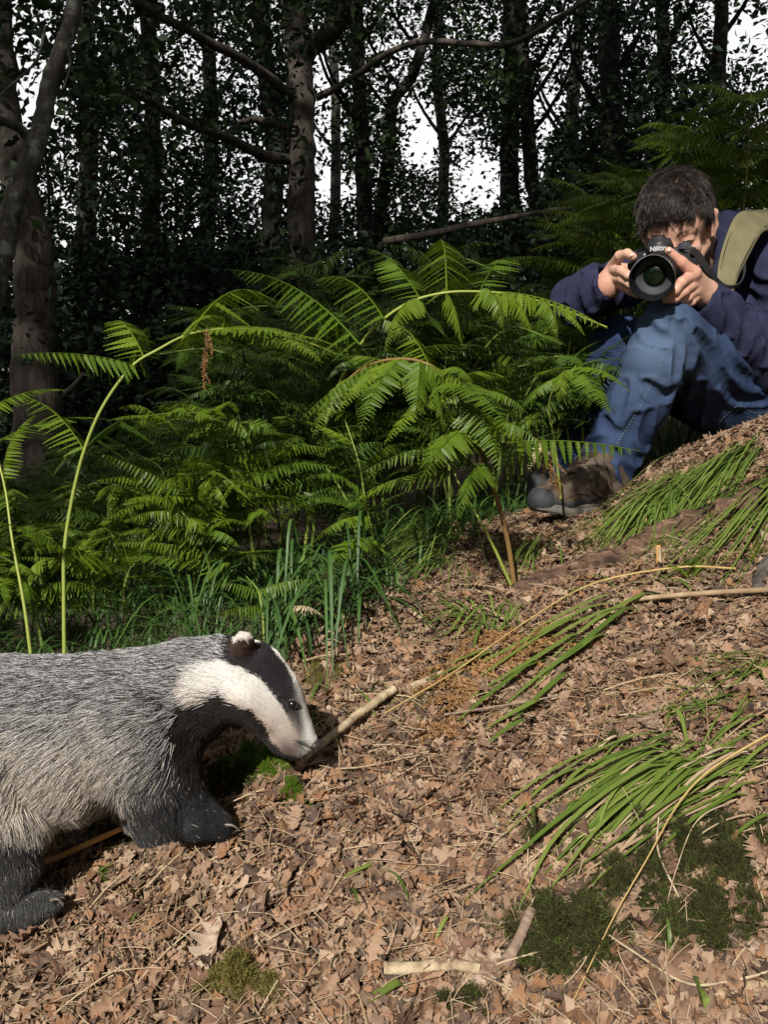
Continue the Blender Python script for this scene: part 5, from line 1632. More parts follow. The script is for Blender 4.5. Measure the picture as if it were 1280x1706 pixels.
# --- head frame
HC = at(1129, 379, 2.24)
yaw, pit, roll = math.radians(24), math.radians(27), math.radians(8)
fwd = norm(np.array([-math.sin(yaw) * math.cos(pit), -math.cos(yaw) * math.cos(pit), -math.sin(pit)]))
rt = norm(np.cross(np.array([0, 0, 1.0]), fwd)) * 1.0        # his left = viewer's right
rt = rt if rt[0] > 0 else -rt
upv = norm(np.cross(rt, fwd)); upv = upv if upv[2] > 0 else -upv
rt, upv = rt * math.cos(roll) + upv * math.sin(roll), upv * math.cos(roll) - rt * math.sin(roll)


def hp(x, y, z):
    return HC + (x * rt + y * fwd + z * upv) * 1.0


SKIN = []
def sk(*c): SKIN.append(c)
head = []
head += chain([hp(0, -.035, .034), hp(0, .018, .036)], [.076, .072], None, .02)
head += chain([hp(0, .030, .020), hp(0, .046, -.065)], [.058, .040], None, .03)
for s in (-1, 1):
    head += chain([hp(s * .050, .0, -.050), hp(s * .012, .070, -.095)], [.018, .018], None, .022)
    head += chain([hp(s * .012, .082, .016), hp(s * .044, .070, .014)], [.0105, .010], None, .010)
    head += chain([hp(s * .040, .064, -.035), hp(s * .030, .075, -.042)], [.017, .014], None, .02)
    head += chain([hp(s * .030, .0735, -.005), hp(s * .034, .0725, -.005)], [.0135, .0135], None, .004)
    head += chain([hp(s * .077, -.012, .008), hp(s * .083, -.022, .012), hp(s * .080, -.020, -.018), hp(s * .074, -.006, -.034)], [.008, .008, .008, .0075], None, .006)
    head += chain([hp(s * .074, -.008, .0), hp(s * .074, -.008, -.02)], [.009, .009], None, .008)
head += chain([hp(0, .085, .004), hp(0, .108, -.040)], [.0075, .0125], None, .010)
head += chain([hp(.012, .095, -.043), hp(-.012, .095, -.043)], [.009, .009], None, .008)
head += chain([hp(.018, .088, -.066), hp(-.018, .088, -.066)], [.0075, .0075], None, .006)
head += chain([hp(.014, .086, -.078), hp(-.014, .086, -.078)], [.0075, .0075], None, .006)
head += chain([hp(0, -.030, -.045), at(1200, 445, 2.40)], [.055, .062], None, .03)

# --- his left hand under the lens (right in the picture)
A = at
LH = []
LH += chain([A(1200, 510, 2.10), A(1176, 490, 2.06)], [.024, .026], None, .015)
LH += chain([A(1176, 486, 2.06), A(1150, 463, 2.012)], [.026, .0185], None, .015)
LH += chain([A(1176, 494, 2.07), A(1158, 484, 2.03)], [.024, .016], None, .015)
LH += chain([A(1172, 482, 2.05), A(1157, 455, 2.00), A(1136, 437, 1.985), A(1115, 418, 1.975)], [.022, .0145, .0112, .0085], None, .006)
LH += chain([A(1150, 462, 2.005), A(1137, 470, 1.972), A(1126, 484, 1.975), A(1114, 496, 1.99)], [.0125, .0108, .0096, .0082], None, .0035)
LH += chain([A(1155, 474, 2.015), A(1141, 485, 1.985), A(1126, 497, 1.99), A(1110, 500, 2.0)], [.0125, .0108, .0096, .0080], None, .0035)
LH += chain([A(1160, 484, 2.030), A(1147, 495, 2.002), A(1131, 502, 2.008), A(1114, 502, 2.015)], [.0118, .0100, .0090, .0076], None, .0035)
LH += chain([A(1164, 492, 2.045), A(1153, 503, 2.015), A(1139, 507, 2.012), A(1124, 507, 2.015)], [.0105, .0088, .0080, .0068], None, .0035)
# --- his right hand on the grip (left in the picture)
RH = []
RH += chain([A(990, 486, 2.17), A(1012, 474, 2.135)], [.024, .025], None, .015)
RH += chain([A(1012, 474, 2.135), A(1024, 444, 2.11)], [.025, .016], None, .015)
RH += chain([A(1016, 478, 2.13), A(1030, 464, 2.105)], [.023, .015], None, .015)
RH += chain([A(1024, 440, 2.10), A(1033, 426, 2.065), A(1046, 422, 2.045), A(1056, 428, 2.030)], [.0118, .0105, .0095, .0082], None, .0035)
RH += chain([A(1024, 450, 2.10), A(1036, 451, 2.06), A(1048, 459, 2.035), A(1060, 465, 2.030)], [.0118, .0108, .0096, .0082], None, .0035)
RH += chain([A(1028, 464, 2.10), A(1038, 465, 2.065), A(1050, 473, 2.045), A(1062, 481, 2.040)], [.0115, .0102, .0092, .0078], None, .0035)
RH += chain([A(1030, 474, 2.11), A(1041, 479, 2.08), A(1052, 486, 2.065), A(1062, 492, 2.065)], [.0102, .0088, .0080, .0068], None, .0035)
RH += chain([A(1020, 462, 2.13), A(1034, 448, 2.14), A(1050, 446, 2.14)], [.016, .012, .010], None, .006)

parts = []
VV = []; FF = []; nv = 0
for caps, step, it in ((head, .0028, 2), (LH, .0018, 2), (RH, .0018, 2)):
    lo, hi = caps_box(caps, .012)
    f = caps_sdf(caps, .01)
    if caps is head:
        ey = hp(.031, .0862, -.0055)
        f1 = lambda P, f=f: np.maximum(f(P), -1e9) + .0016 * np.exp(-((P - hp(.032, .083, .0035)) ** 2).sum(1) / .006 ** 2) * 1.0 + .0010 * (np.sin(((P - HC) @ upv) * 900) * np.exp(-((P - hp(.045, .075, -.012)) ** 2).sum(1) / .014 ** 2))
    else:
        f1 = f
    v, q = surface_nets(f1, lo, hi, step); v = smooth_mesh(v, q, it)
    VV.append(v); FF.append(q + nv); nv += len(v)
# arms, torso and legs under the clothes keep it one figure
under = []
under += chain([A(1200, 516, 2.10), A(1290, 608, 2.20), A(1320, 520, 2.28), A(1292, 440, 2.37)], [.024, .034, .036, .04])
under += chain([A(990, 486, 2.17), A(958, 505, 2.25), A(1120, 450, 2.46)], [.026, .036, .045])
under += chain([A(1200, 445, 2.40), A(1225, 500, 2.45), A(1300, 680, 2.48)], [.06, .11, .11])
under += chain([A(1290, 690, 2.40), A(1170, 602, 2.17), A(1116, 555, 2.06), A(1062, 672, 2.09), A(1004, 795, 2.16)], [.06, .05, .04, .04, .034])
under += chain([A(1240, 680, 2.52), A(1110, 620, 2.42), A(1034, 577, 2.31), A(1000, 660, 2.32), A(952, 800, 2.35)], [.06, .05, .04, .036, .03])
lo, hi = caps_box(under, .02)
v, q = surface_nets(caps_sdf(under, .02), lo, hi, .012)
VV.append(v); FF.append(q + nv)
o = link('body', mesh_np('body', np.vstack(VV), [np.vstack(FF)], None, True, [m_skin]), man); o.matrix_parent_inverse = Matrix.Translation(-man.location)

# finger nails
m_nail, nt, bs, out = new_mat('nail'); bs.inputs['Base Color'].default_value = (.62, .42, .36, 1); bs.inputs['Roughness'].default_value = .3
for c in (A(1116, 417, 1.9665), A(1054, 425, 2.0225)):
    mb = MB(); mb.add(*ball(c, .0052, 10, (1.0, .5, .8))); mb.obj('fingernail', m_nail, man, True)

# eye squeezed nearly shut, brow
m_brow, nt, bs, out = new_mat('eyebrow_hair'); bs.inputs['Base Color'].default_value = (.05, .032, .022, 1); bs.inputs['Roughness'].default_value = .7
for s in (1, -1):
    mb = MB(); tube(mb, smooth_path([hp(s * .019, .0862, -.008), hp(s * .030, .0885, -.0050), hp(s * .045, .0820, -.0085)], 10), [.0004, .0009, .0013, .0016, .0018, .0018, .0016, .0013, .0009, .0004], 6)
    mb.obj('eye', m_eye, man, True)
    gg = np.random.default_rng(5 + s); n = 170
    t = gg.random(n); b0 = np.array([hp(s * (.010 + .040 * k), .0935 - .35 * (k * .1) ** 1 * .3 - .012 * k * k, .0125 + .006 * math.sin(k * 2.6) + gg.normal(0, .0016)) for k in t])
    dd_ = norm(np.array([s * rt * .9 + upv * (.35 - .6 * k) + fwd * .25 for k in t]) + gg.normal(0, .15, (n, 3)))
    Ls = .0085
    hair_obj('eyebrow', None, np.stack([b0 - fwd * .003, b0 + dd_ * Ls * .4, b0 + dd_ * Ls * .8, b0 + dd_ * Ls + fwd * -.001], 1), [.0003, .0003, .0002, .0001], np.tile([.045, .03, .022], (n, 1)), m_hair, man)

# hair: a dark cap with strands combed over
hc = []
hc += chain([hp(0, -.035, .042), hp(0, .016, .046)], [.081, .078], None, .02)
hc += chain([hp(0, -.060, .0), hp(0, -.060, -.03)], [.055, .045], None, .03)
for s in (-1, 1): hc += chain([hp(s * .050, -.02, .0), hp(s * .052, .012, .008)], [.032, .022], None, .02)


def hair_cut(P, d):
    Q = P - HC; x = Q @ rt; y = Q @ fwd; z = Q @ upv
    line = .052 - .020 * np.clip((np.abs(x) - .035) / .03, 0, 1) + .006 * np.sin(x * 130)
    front = np.where(y > .02, line - z, -1)
    sidez = np.where((np.abs(x) > .045) & (y > -.02) & (y <= .045), (-.002 + .4 * np.clip(y, 0, 1)) - z, -1)
    return np.maximum(d + .003 * np.sin(x * 90 + 3 * np.sin(y * 60)) * np.sin(y * 70), np.maximum(front, sidez) )


m_hair_man = hair_mat('human_hair', .42, .32)
ho, hV, hF = sdf_part('hair', hc, .02, .004, m_brow, man, extra=hair_cut, it=1)
hN = vnormals(hV, hF)
gg = np.random.default_rng(77)
tri = np.vstack([hF[:, [0, 1, 2]], hF[:, [0, 2, 3]]]); NHH = 30000
ar = np.linalg.norm(np.cross(hV[tri[:, 1]] - hV[tri[:, 0]], hV[tri[:, 2]] - hV[tri[:, 0]]), axis=1)
ti = gg.choice(len(tri), NHH, p=ar / ar.sum()); u = gg.random((NHH, 2)); fl = u.sum(1) > 1; u[fl] = 1 - u[fl]
Pr = hV[tri[ti, 0]] * (1 - u.sum(1))[:, None] + hV[tri[ti, 1]] * u[:, :1] + hV[tri[ti, 2]] * u[:, 1:]
Nn = norm(hN[tri[ti]].mean(1)); Q = Pr - HC
x = Q @ rt; y = Q @ fwd; z = Q @ upv
lock = np.stack([np.sin(x * 210 + 3 * np.sin(y * 95)), np.sin(y * 190 + 3 * np.sin(x * 80)), np.sin(z * 160 + x * 120)], 1)
comb = fwd * .75 - rt[None] * (.35 + .0 * x)[:, None] - upv * (.25 + .9 * np.clip((np.abs(x) - .045) / .03, 0, 1))[:, None] + lock * .30
comb = np.where((y < -.02)[:, None], comb - fwd * .5 - upv * .5, comb)
comb = comb + gg.normal(0, .14, comb.shape); comb = comb - (comb * Nn).sum(1, keepdims=True) * Nn; comb = norm(comb)
L = (.016 + .012 * gg.random(NHH) + .010 * (gg.random(NHH) < .03))[:, None] * np.where(z < .02, .6, 1)[:, None]
wv = (gg.random(NHH) * .22 + .22 + .20 * lock[:, 0])[:, None]
keep = ~((Nn @ fwd > .75) & (z < .035))
S0 = Pr - Nn * .002; S1 = S0 + (Nn * wv + comb * .8) * L * .35; S2 = S1 + (Nn * wv * .6 + comb) * L * .35 + lock * .001; S3 = S2 + (comb - Nn * .15 + np.array([0, 0, -.15])) * L * .35
cc_ = np.array([.022, .016, .013]) * (.4 + 1.3 * gg.random(NHH))[:, None]; cc_[gg.random(NHH) < .02] = (.10, .085, .075)
hair_obj('hair_strands', None, np.stack([S0, S1, S2, S3], 1)[keep], [.0006, .00055, .0004, .0001], cc_[keep], m_hair_man, man)
# loose fringe over the forehead
n = 620; xs = gg.uniform(-.062, .050, n)
r0 = np.array([hp(a_, .078 - 6.2 * a_ * a_, .060 - .1 * abs(a_)) for a_ in xs]) + gg.normal(0, .002, (n, 3))
sw = np.sin(xs * 150)[:, None] * .25
dn = norm(-upv + fwd * .20 + rt * (-.25 + sw) + gg.normal(0, .12, (n, 3))); Lf = (.011 + .012 * gg.random(n) + .008 * np.sin(xs * 95))[:, None]
hair_obj('fringe', None, np.stack([r0, r0 + dn * Lf * .35 + fwd * .003, r0 + dn * Lf * .7 + fwd * .001, r0 + dn * Lf - fwd * .005], 1), [.0004, .00036, .0003, .0001], np.tile([.036, .027, .020], (n, 1)), m_hair, man)

# --- navy top
top = []
top += chain([A(1176, 503, 2.075), A(1200, 520, 2.09)], [.044, .049], None, .012)
top += chain([A(1200, 522, 2.095), A(1240, 560, 2.13), A(1292, 610, 2.19)], [.047, .056, .066], None, .02)
top += chain([A(1292, 610, 2.19), A(1320, 520, 2.27), A(1292, 440, 2.33)], [.066, .075, .072], None, .03)
top += chain([A(1003, 472, 2.145), A(985, 483, 2.17)], [.045, .047], None, .012)
top += chain([A(985, 485, 2.17), A(960, 502, 2.22)], [.047, .052], None, .02)
top += chain([A(960, 502, 2.22), A(1040, 470, 2.35), A(1130, 440, 2.47)], [.052, .058, .07], None, .02)
top += chain([A(1130, 440, 2.47), A(1215, 420, 2.45), A(1285, 430, 2.38)], [.075, .085, .075], None, .04)
top += chain([A(1215, 440, 2.44), A(1270, 560, 2.47), A(1330, 660, 2.47)], [.12, .135, .13], None, .04)
top += chain([A(1212, 372, 2.32), A(1216, 420, 2.27), A(1205, 455, 2.24)], [.030, .032, .026], None, .02)    # collar beside the jaw


def folds_on(caps, lines, r=.0045, d0=1.85, d1=2.5):
    f = caps_sdf(caps, .02); out = []
    for ln in lines:
        q = smooth_path(np.array([[x, y, 0] for x, y in ln], float), 9); pts = []
        for p in q:
            ds = np.linspace(d0, d1, 320); P = np.array([at(p[0], p[1], d) for d in ds]); s = f(P) < 0
            if s.any(): pts.append(P[int(np.argmax(s))])
        if len(pts) > 2:
            rr = r * np.sin(np.pi * np.linspace(.12, .93, len(pts)))
            out += chain(pts, list(rr), None, .006)
    return out


def creased(P, d, G):
    lo = np.min([np.minimum(c[0], c[1]) for c in G], 0) - .05; hi = np.max([np.maximum(c[0], c[1]) for c in G], 0) + .05
    s = ((P > lo) & (P < hi)).all(1) & (np.abs(d) < .04)
    if not s.any(): return d
    gq = caps_sdf(G, .006)(P[s])
    out = d.copy()
    # a groove with raised lips either side
    out[s] = d[s] + .0110 * np.exp(-(np.maximum(gq, 0) / .008) ** 2) - .0050 * np.exp(-((gq - .017) / .009) ** 2)
    return out


G_TOP = folds_on(top, [[(1210, 496), (1222, 522), (1214, 552)], [(1222, 496), (1246, 536), (1238, 584)], [(1262, 520), (1284, 556), (1280, 600)], [(1240, 480), (1262, 500), (1290, 505)], [(986, 448), (978, 480), (988, 512)], [(966, 462), (958, 490), (968, 520)], [(1240, 430), (1255, 470), (1285, 480)]])


def cuff(P, d, w=A(1168, 495, 2.062), ax=None):
    # hollow the cuffs where the hands come out
    ax1 = norm(A(1165, 490, 2.06) - A(1195, 515, 2.09)); c1 = A(1172, 500, 2.07)
    in1 = caps_sdf([(A(1150, 484, 2.04), A(1186, 510, 2.085), .0345, .030)], .01)(P)
    in2 = caps_sdf([(A(1024, 462, 2.12), A(996, 477, 2.155), .0355, .030)], .01)(P)
    pl1 = (P - A(1163, 494, 2.055)) @ ax1
    ax2 = norm(A(1012, 466, 2.13) - A(985, 483, 2.17)); pl2 = (P - A(1010, 467, 2.135)) @ ax2
    n1 = np.linalg.norm(P - c1, axis=1) < .09; n2 = np.linalg.norm(P - A(1005, 470, 2.14), axis=1) < .09
    d = np.where(n1, np.maximum(d, pl1), d); d = np.where(n2, np.maximum(d, pl2), d)
    d = np.where(n1, np.maximum(d, -in1), d); d = np.where(n2, np.maximum(d, -in2), d)
    d = creased(P, d, G_TOP)
    return d + wrinkle(P, .0065, .8, .4, (.8, .3, -.5)) * np.where(n1 | n2, .35, 1)


sdf_part('sweatshirt', top, .02, .0045, m_navy, man, extra=cuff, it=1)
# cuff seam lines
# --- olive hood band / strap lying over the shoulder
def ribbon(mb, P, W, th, side):
    P = np.asarray(P); n = len(P); T = norm(np.gradient(P, axis=0)); S_ = norm(side - (side * T).sum(1, keepdims=True) * T); Nn = np.cross(T, S_)
    w = np.broadcast_to(W, (n,))[:, None]
    m = 7; ks = np.linspace(-1, 1, m)
    top_ = [P + S_ * w * k + Nn * th * (1 + .6 * math.sin(k * 5) * .4) for k in ks]; bot = [P + S_ * w * k - Nn * th for k in ks[::-1]]
    R_ = np.stack(top_ + bot, 1); K = R_.shape[1]
    i = np.arange(n - 1)[:, None] * K; j = np.arange(K)[None]; j2 = (j + 1) % K
    mb.add(R_.reshape(-1, 3), np.stack([i + j, i + K + j, i + K + j2, i + j2], -1).reshape(-1, 4))


mb = MB()
P = smooth_path([A(1330, 372, 2.34), A(1285, 364, 2.29), A(1252, 372, 2.235), A(1230, 410, 2.19), A(1214, 455, 2.17), A(1206, 500, 2.165), A(1212, 530, 2.20)], 30)
W = np.interp(np.linspace(0, 1, 30), [0, .25, .4, .6, .8, 1], [.030, .034, .036, .028, .018, .014])
sd = smooth_path([at(1330, 390, 2.3) - at(1330, 350, 2.36), at(1290, 390, 2.2) - at(1285, 345, 2.3), at(1275, 385, 2.25) - at(1230, 360, 2.25), at(1255, 415, 2.2) - at(1210, 405, 2.2), at(1230, 460, 2.2) - at(1195, 450, 2.2), at(1225, 500, 2.2) - at(1190, 500, 2.2), at(1230, 530, 2.2) - at(1195, 530, 2.2)], 30)
ribbon(mb, P + np.c_[np.zeros((30, 1)), .004 * np.sin(np.linspace(0, 14, 30)), .004 * np.sin(np.linspace(0, 20, 30))], W, .004, norm(sd))
mb.obj('hood_strap', m_olive, man, True)
for k_ in (-.8, .8):
    mb = MB(); sdn = norm(sd); T = norm(np.gradient(P, axis=0)); sdn = norm(sdn - (sdn * T).sum(1, keepdims=True) * T); nn_ = np.cross(T, sdn)
    sgn = -1 if (nn_[15] @ np.array([0, -1, 0])) < 0 else 1
    tube(mb, P + sdn * (W * k_)[:, None] + nn_ * sgn * .0052, .0007, 5); mb.obj('stitching', m_lace, man, True)

# --- jeans
jn = []
jn += chain([A(1116, 553, 2.05), A(1094, 600, 2.06), A(1062, 672, 2.09), A(1032, 735, 2.12)], [.062, .068, .066, .062], None, .02)
jn += chain([A(1032, 735, 2.12), A(1000, 800, 2.145)], [.060, .059], None, .015)
jn += chain([A(1118, 552, 2.05), A(1170, 600, 2.16), A(1240, 655, 2.30), A(1310, 690, 2.42)], [.062, .082, .105, .13], None, .03)
jn += chain([A(1180, 665, 2.24), A(1240, 700, 2.33), A(1320, 715, 2.42)], [.060, .075, .09], None, .03)
jn += chain([A(1042, 735, 2.17), A(1044, 772, 2.18)], [.046, .032], None, .02)
jn2 = []
jn2 += chain([A(1034, 575, 2.30), A(1000, 660, 2.32), A(965, 760, 2.34), A(952, 798, 2.34)], [.066, .062, .056, .055], None, .02)
jn2 += chain([A(1034, 575, 2.30), A(1110, 620, 2.42), A(1240, 680, 2.52)], [.066, .085, .11], None, .03)
hem_ax = norm(A(1006, 784, 2.145) - A(1040, 715, 2.11))
hem_c = A(996, 806, 2.13)


G_JEAN = folds_on(jn, [[(1141, 540), (1152, 575), (1146, 615), (1138, 652)], [(1122, 536), (1134, 575), (1128, 622)], [(1160, 556), (1186, 592), (1200, 640)], [(1076, 540), (1092, 560), (1120, 566)], [(1062, 694), (1046, 735), (1062, 768)], [(1004, 742), (1034, 760), (1064, 764)], [(1040, 772), (1046, 800)], [(980, 742), (1004, 738), (1030, 720)], [(1084, 690), (1074, 725), (1082, 750)], [(1040, 640), (1030, 690)], [(1078, 640), (1104, 660), (1118, 650)], [(1168, 640), (1160, 695), (1176, 738)], [(1205, 622), (1226, 660), (1270, 668)], [(1008, 700), (1020, 725)], [(1200, 560), (1222, 610), (1262, 640)]], .004)


def hem(P, d):
    n1 = np.linalg.norm(P - hem_c, axis=1) < .14
    pl = (P - hem_c) @ norm(hem_ax + np.array([-.15, 0, -.1]))
    inn = caps_sdf([(A(1014, 772, 2.14), A(990, 812, 2.15), .046, .050)], .01)(P)
    d = np.where(n1, np.maximum(d, pl), d); d = np.where(n1, np.maximum(d, -inn), d)
    d = creased(P, d, G_JEAN)
    kn = np.exp(-((P - A(1116, 553, 2.05)) ** 2).sum(1) / .10 ** 2)
    low = np.exp(-((P - A(1012, 770, 2.14)) ** 2).sum(1) / .09 ** 2)
    return d + wrinkle(P, .0060, .6, 1.3, (.7, .1, .8)) * (.5 + 1.0 * kn) + wrinkle(P, .006, .55, 2.3, (-.3, .3, 1)) * low * np.where(n1 & (pl > -.02), .4, 1) - .003 * np.exp(-(pl + .012) ** 2 / .008 ** 2) * n1 * 0


def wearf(V):
    k = np.exp(-((V - (A(1098, 575, 1.99))) ** 2).sum(1) / .10 ** 2) * .9
    Q = V; t = np.clip((Q[:, 2] - A(1000, 790, 2.1)[2]) / .35, 0, 1)
    line = A(1000, 790, 2.08)[None] * (1 - t[:, None]) + A(1095, 570, 1.99)[None] * t[:, None]
    k2 = np.exp(-((V - line) ** 2).sum(1) / .035 ** 2) * .28
    th_ = np.exp(-((V - A(1190, 640, 2.12)) ** 2).sum(1) / .10 ** 2) * .15
    return {'wear': np.clip(k + k2 + th_, 0, 1), 'rnd': np.full(len(V), .5)}


_, jV, jF = sdf_part('jeans', jn + jn2, .02, .0045, m_denim, man, extra=hem, it=1, attrs=wearf)
jf = caps_sdf(jn, .02)


def on_jeans(pts, n=40):
    """stitched line over the front of the denim"""
    px = smooth_path(np.array([[p[0], p[1], 0] for p in pts], float), n)
    out = []
    for p in px:
        ds = np.linspace(1.85, 2.45, 500); P = np.array([at(p[0], p[1], d) for d in ds])
        v = hem(P, jf(P)); s = v < .0005
        if s.any(): out.append(P[int(np.argmax(s))] - np.array([0, .0012, 0]))
    return np.array(out)


def stitch(pts, dash=.0045, gap=.0035, r=.00055):
    P = on_jeans(pts)
    if len(P) < 4: return
    s = np.r_[0, np.cumsum(np.linalg.norm(np.diff(P, axis=0), axis=1))]
    mb = MB(); u = 0
    while u + dash < s[-1]:
        q = np.array([np.interp([u, u + dash], s, P[:, i]) for i in range(3)]).T
        tube(mb, q, r, 4); u += dash + gap
    mb.obj('stitching', m_thread, man)


stitch([(1116, 580), (1092, 630), (1060, 690), (1022, 752)])
stitch([(1112, 583), (1088, 633), (1056, 693), (1018, 755)])
stitch([(1202, 702), (1208, 694), (1232, 676), (1258, 688), (1295, 684)])
stitch([(1200, 700), (1199, 730)])
stitch([(960, 768), (990, 782), (1015, 798), (1036, 816)], .004, .002)

# --- camera strap
mb = MB()
P = smooth_path([A(1136, 414, 2.045), A(1150, 416, 2.03), A(1163, 424, 2.04), A(1178, 446, 2.06), A(1196, 468, 2.09), A(1214, 478, 2.10), A(1232, 474, 2.12), A(1241, 455, 2.15), A(1240, 430, 2.21), A(1236, 405, 2.27)], 40)
ribbon(mb, P, np.interp(np.linspace(0, 1, 40), [0, .1, .35, .5, 1], [.004, .008, .007, .0045, .004]), .0012, np.tile(norm(np.array([.4, -.3, 1.0])), (40, 1)))
mbs = mb

# --- boots
def boot(toe, heel, width, ht, parent_label, h_ank):
    toe = np.array(toe); heel = np.array(heel)
    ax = toe - heel; ax[2] *= 1.0; Ln = np.linalg.norm(ax); ax = norm(ax)
    sd = norm(np.cross(ax, [0, 0, 1.0])); up = np.cross(sd, ax)
    bp = lambda t, s, u: heel + ax * Ln * t + sd * s + up * u
    root = empty('hiking_boot', Vector(bp(.4, 0, 0))); tag(root, parent_label, 'boot')
    caps = []
    caps += chain([bp(.92, 0, .030), bp(.72, 0, .038), bp(.45, .0, .048), bp(.16, 0, .050), bp(.06, 0, .045)], [.032, .041, .040, .036, .032], None, .015)
    caps += chain([bp(.62, 0, .050), bp(.38, 0, .085), bp(.26, 0, .098)], [.026, .034, .038], None, .02)
    caps += chain([bp(.10, 0, .06), bp(.14, 0, .11)], [.030, .036], None, .02)
    f = lambda P, d: np.maximum(d, .016 - (P - heel) @ up) + wrinkle(P, .0012, 1.6, .7, (1, .3, .2))
    o, V, F = sdf_part('upper', caps, .015, .0036, [m_boot], root, extra=f, it=1)
    # rubber toe cap: the same shape a little proud, cut to the toe
    f2 = lambda P, d: np.maximum(np.maximum(np.maximum(d - .0018, .014 - (P - heel) @ up), Ln * .86 - (P - heel) @ ax + .25 * ((P - heel) @ up)), (P - heel) @ up - .058)
    sdf_part('toe_cap', caps, .015, .0036, [m_toe], root, extra=f2, it=1)
    f3 = lambda P, d: np.maximum(np.maximum(np.maximum(d - .0016, .014 - (P - heel) @ up), (P - heel) @ up - .034 - .004 * np.sin(((P - heel) @ ax) * 60)), 0 * d - 1)
    sdf_part('rand', caps, .015, .0036, [m_toe], root, extra=f3, it=1)
    # sole with lugs
    t = np.linspace(0, 2 * np.pi, 40, endpoint=False)
    tt = .49 + .535 * np.cos(t); w = (.040 + .010 * np.cos(t - .2)) * np.sign(np.sin(t)) * np.abs(np.sin(t)) ** .75
    ring = lambda u, gsc, lug=0: np.array([bp(.49 + (a - .49) * gsc, b * gsc, u + .010 * max(0, a - .75) / .25 + lug * (i % 2)) for i, (a, b) in enumerate(zip(tt, w))])
    mb = MB(); rs = [ring(-.004, .97, .005), ring(.004, 1.03), ring(.010, 1.04), ring(.0125, 1.02), ring(.018, 1.02), ring(.021, .97)]
    for a, b in zip(rs[:-1], rs[1:]):
        i = np.arange(40); mb.add(np.vstack([a, b]), np.stack([i, (i + 1) % 40, 40 + (i + 1) % 40, 40 + i], -1))
    mb.add(np.vstack([rs[0], rs[0].mean(0)]), np.stack([(np.arange(40) + 1) % 40, np.arange(40), np.full(40, 40)], -1))
    mb.obj('sole', m_sole, root, False)
    return root, bp, caps, sd, up


gz = float(H(*at(960, 865, 2.08)[:2]))
toe = at(893, 858, 2.03); heel = at(1034, 846, 2.15)
b1, bp, bcaps, bsd, bup = boot(toe, heel, .1, .1, 'brown leather hiking boot with black rubber toe planted in the leaf litter', .12)
sg = -1 if bsd[1] > 0 else 1                                # side facing the camera
fb_ = caps_sdf(bcaps, .015)


def on_boot(t, s, u, off=.002):
    """drop a point on the upper from outside along the camera-side direction"""
    o_ = bp(t, sg * .10, u); c = bp(t, 0, u)
    q = np.array([o_ + (c - o_) * k for k in np.linspace(0, 1, 200)])
    ins = fb_(q) < off
    p = q[int(np.argmax(ins))] if ins.any() else c
    return p


def on_top(t, s, off=.003):
    q = np.array([bp(t, s, u) for u in np.linspace(.2, .0, 300)]); ins = fb_(q) < off
    return q[int(np.argmax(ins))]


for k in range(5):
    t = .68 - .062 * k; a_ = on_top(t, -.016); b_ = on_top(t + .015, .016); mb = MB()
    tube(mb, smooth_path([a_, (a_ + b_) / 2 + bup * .003, b_], 8), .0021, 6); mb.obj('lace', m_lace, b1, True)
    a_ = on_top(t, .016); b_ = on_top(t - .045, -.016); mb = MB()
    tube(mb, smooth_path([a_, (a_ + b_) / 2 + bup * .003, b_], 8), .0021, 6); mb.obj('lace', m_lace, b1, True)
kn = on_top(.40, sg * .004) + bup * .004
mb = MB(); tube(mb, smooth_path([kn, on_boot(.44, 0, .095, .004), on_boot(.47, 0, .070, .004), on_boot(.44, 0, .052, .004), on_boot(.38, 0, .052, .005), on_boot(.36, 0, .075, .004), kn], 30), .0021, 6); mb.obj('lace_bow', m_lace, b1, True)
mb = MB(); tube(mb, smooth_path([kn, on_boot(.34, 0, .095, .004), on_boot(.28, 0, .060, .004), on_boot(.25, 0, .034, .004)], 20), .0021, 6); mb.obj('lace_end', m_lace, b1, True)
mb = MB(); tube(mb, smooth_path([kn, kn + bup * .012 + (bp(.6, 0, 0) - bp(.5, 0, 0)) * .5, on_top(.56, -sg * .02, .004), on_top(.60, -sg * .03, .003)], 20), .0021, 6); mb.obj('lace_bow', m_lace, b1, True)
for (seq) in ([(.78, .040), (.66, .046), (.56, .040), (.46, .030)], [(.22, .072), (.16, .064), (.13, .05), (.18, .04), (.27, .045), (.30, .06), (.22, .072)], [(.60, .062), (.50, .045), (.40, .034), (.30, .034)]):
    mb = MB(); tube(mb, smooth_path([on_boot(t, 0, u, .0012) for t, u in seq], 20), .0011, 5); mb.obj('seam', m_lace, b1, True)
b2, *_ = boot(at(893, 826, 2.38), at(985, 815, 2.50), .1, .1, 'shaded second brown boot half hidden behind the front one', .12)
# sock
# --- the camera in his hands
LF = at(1088, 464, 1.925); BC = at(1106, 441, 2.075)
cz = norm(LF - BC); cxx = norm(np.array([1.0, -.08, .16])); cxx = norm(cxx - cz * (cxx @ cz)); cy = np.cross(cz, cxx); cy = cy if cy[2] > 0 else -cy
cam_o = empty('camera', Vector(BC)); tag(cam_o, 'black reflex camera with a large hooded lens pointed at the badger', 'camera')
cp_ = lambda x, y, z: BC + cxx * x + cy * y + cz * z


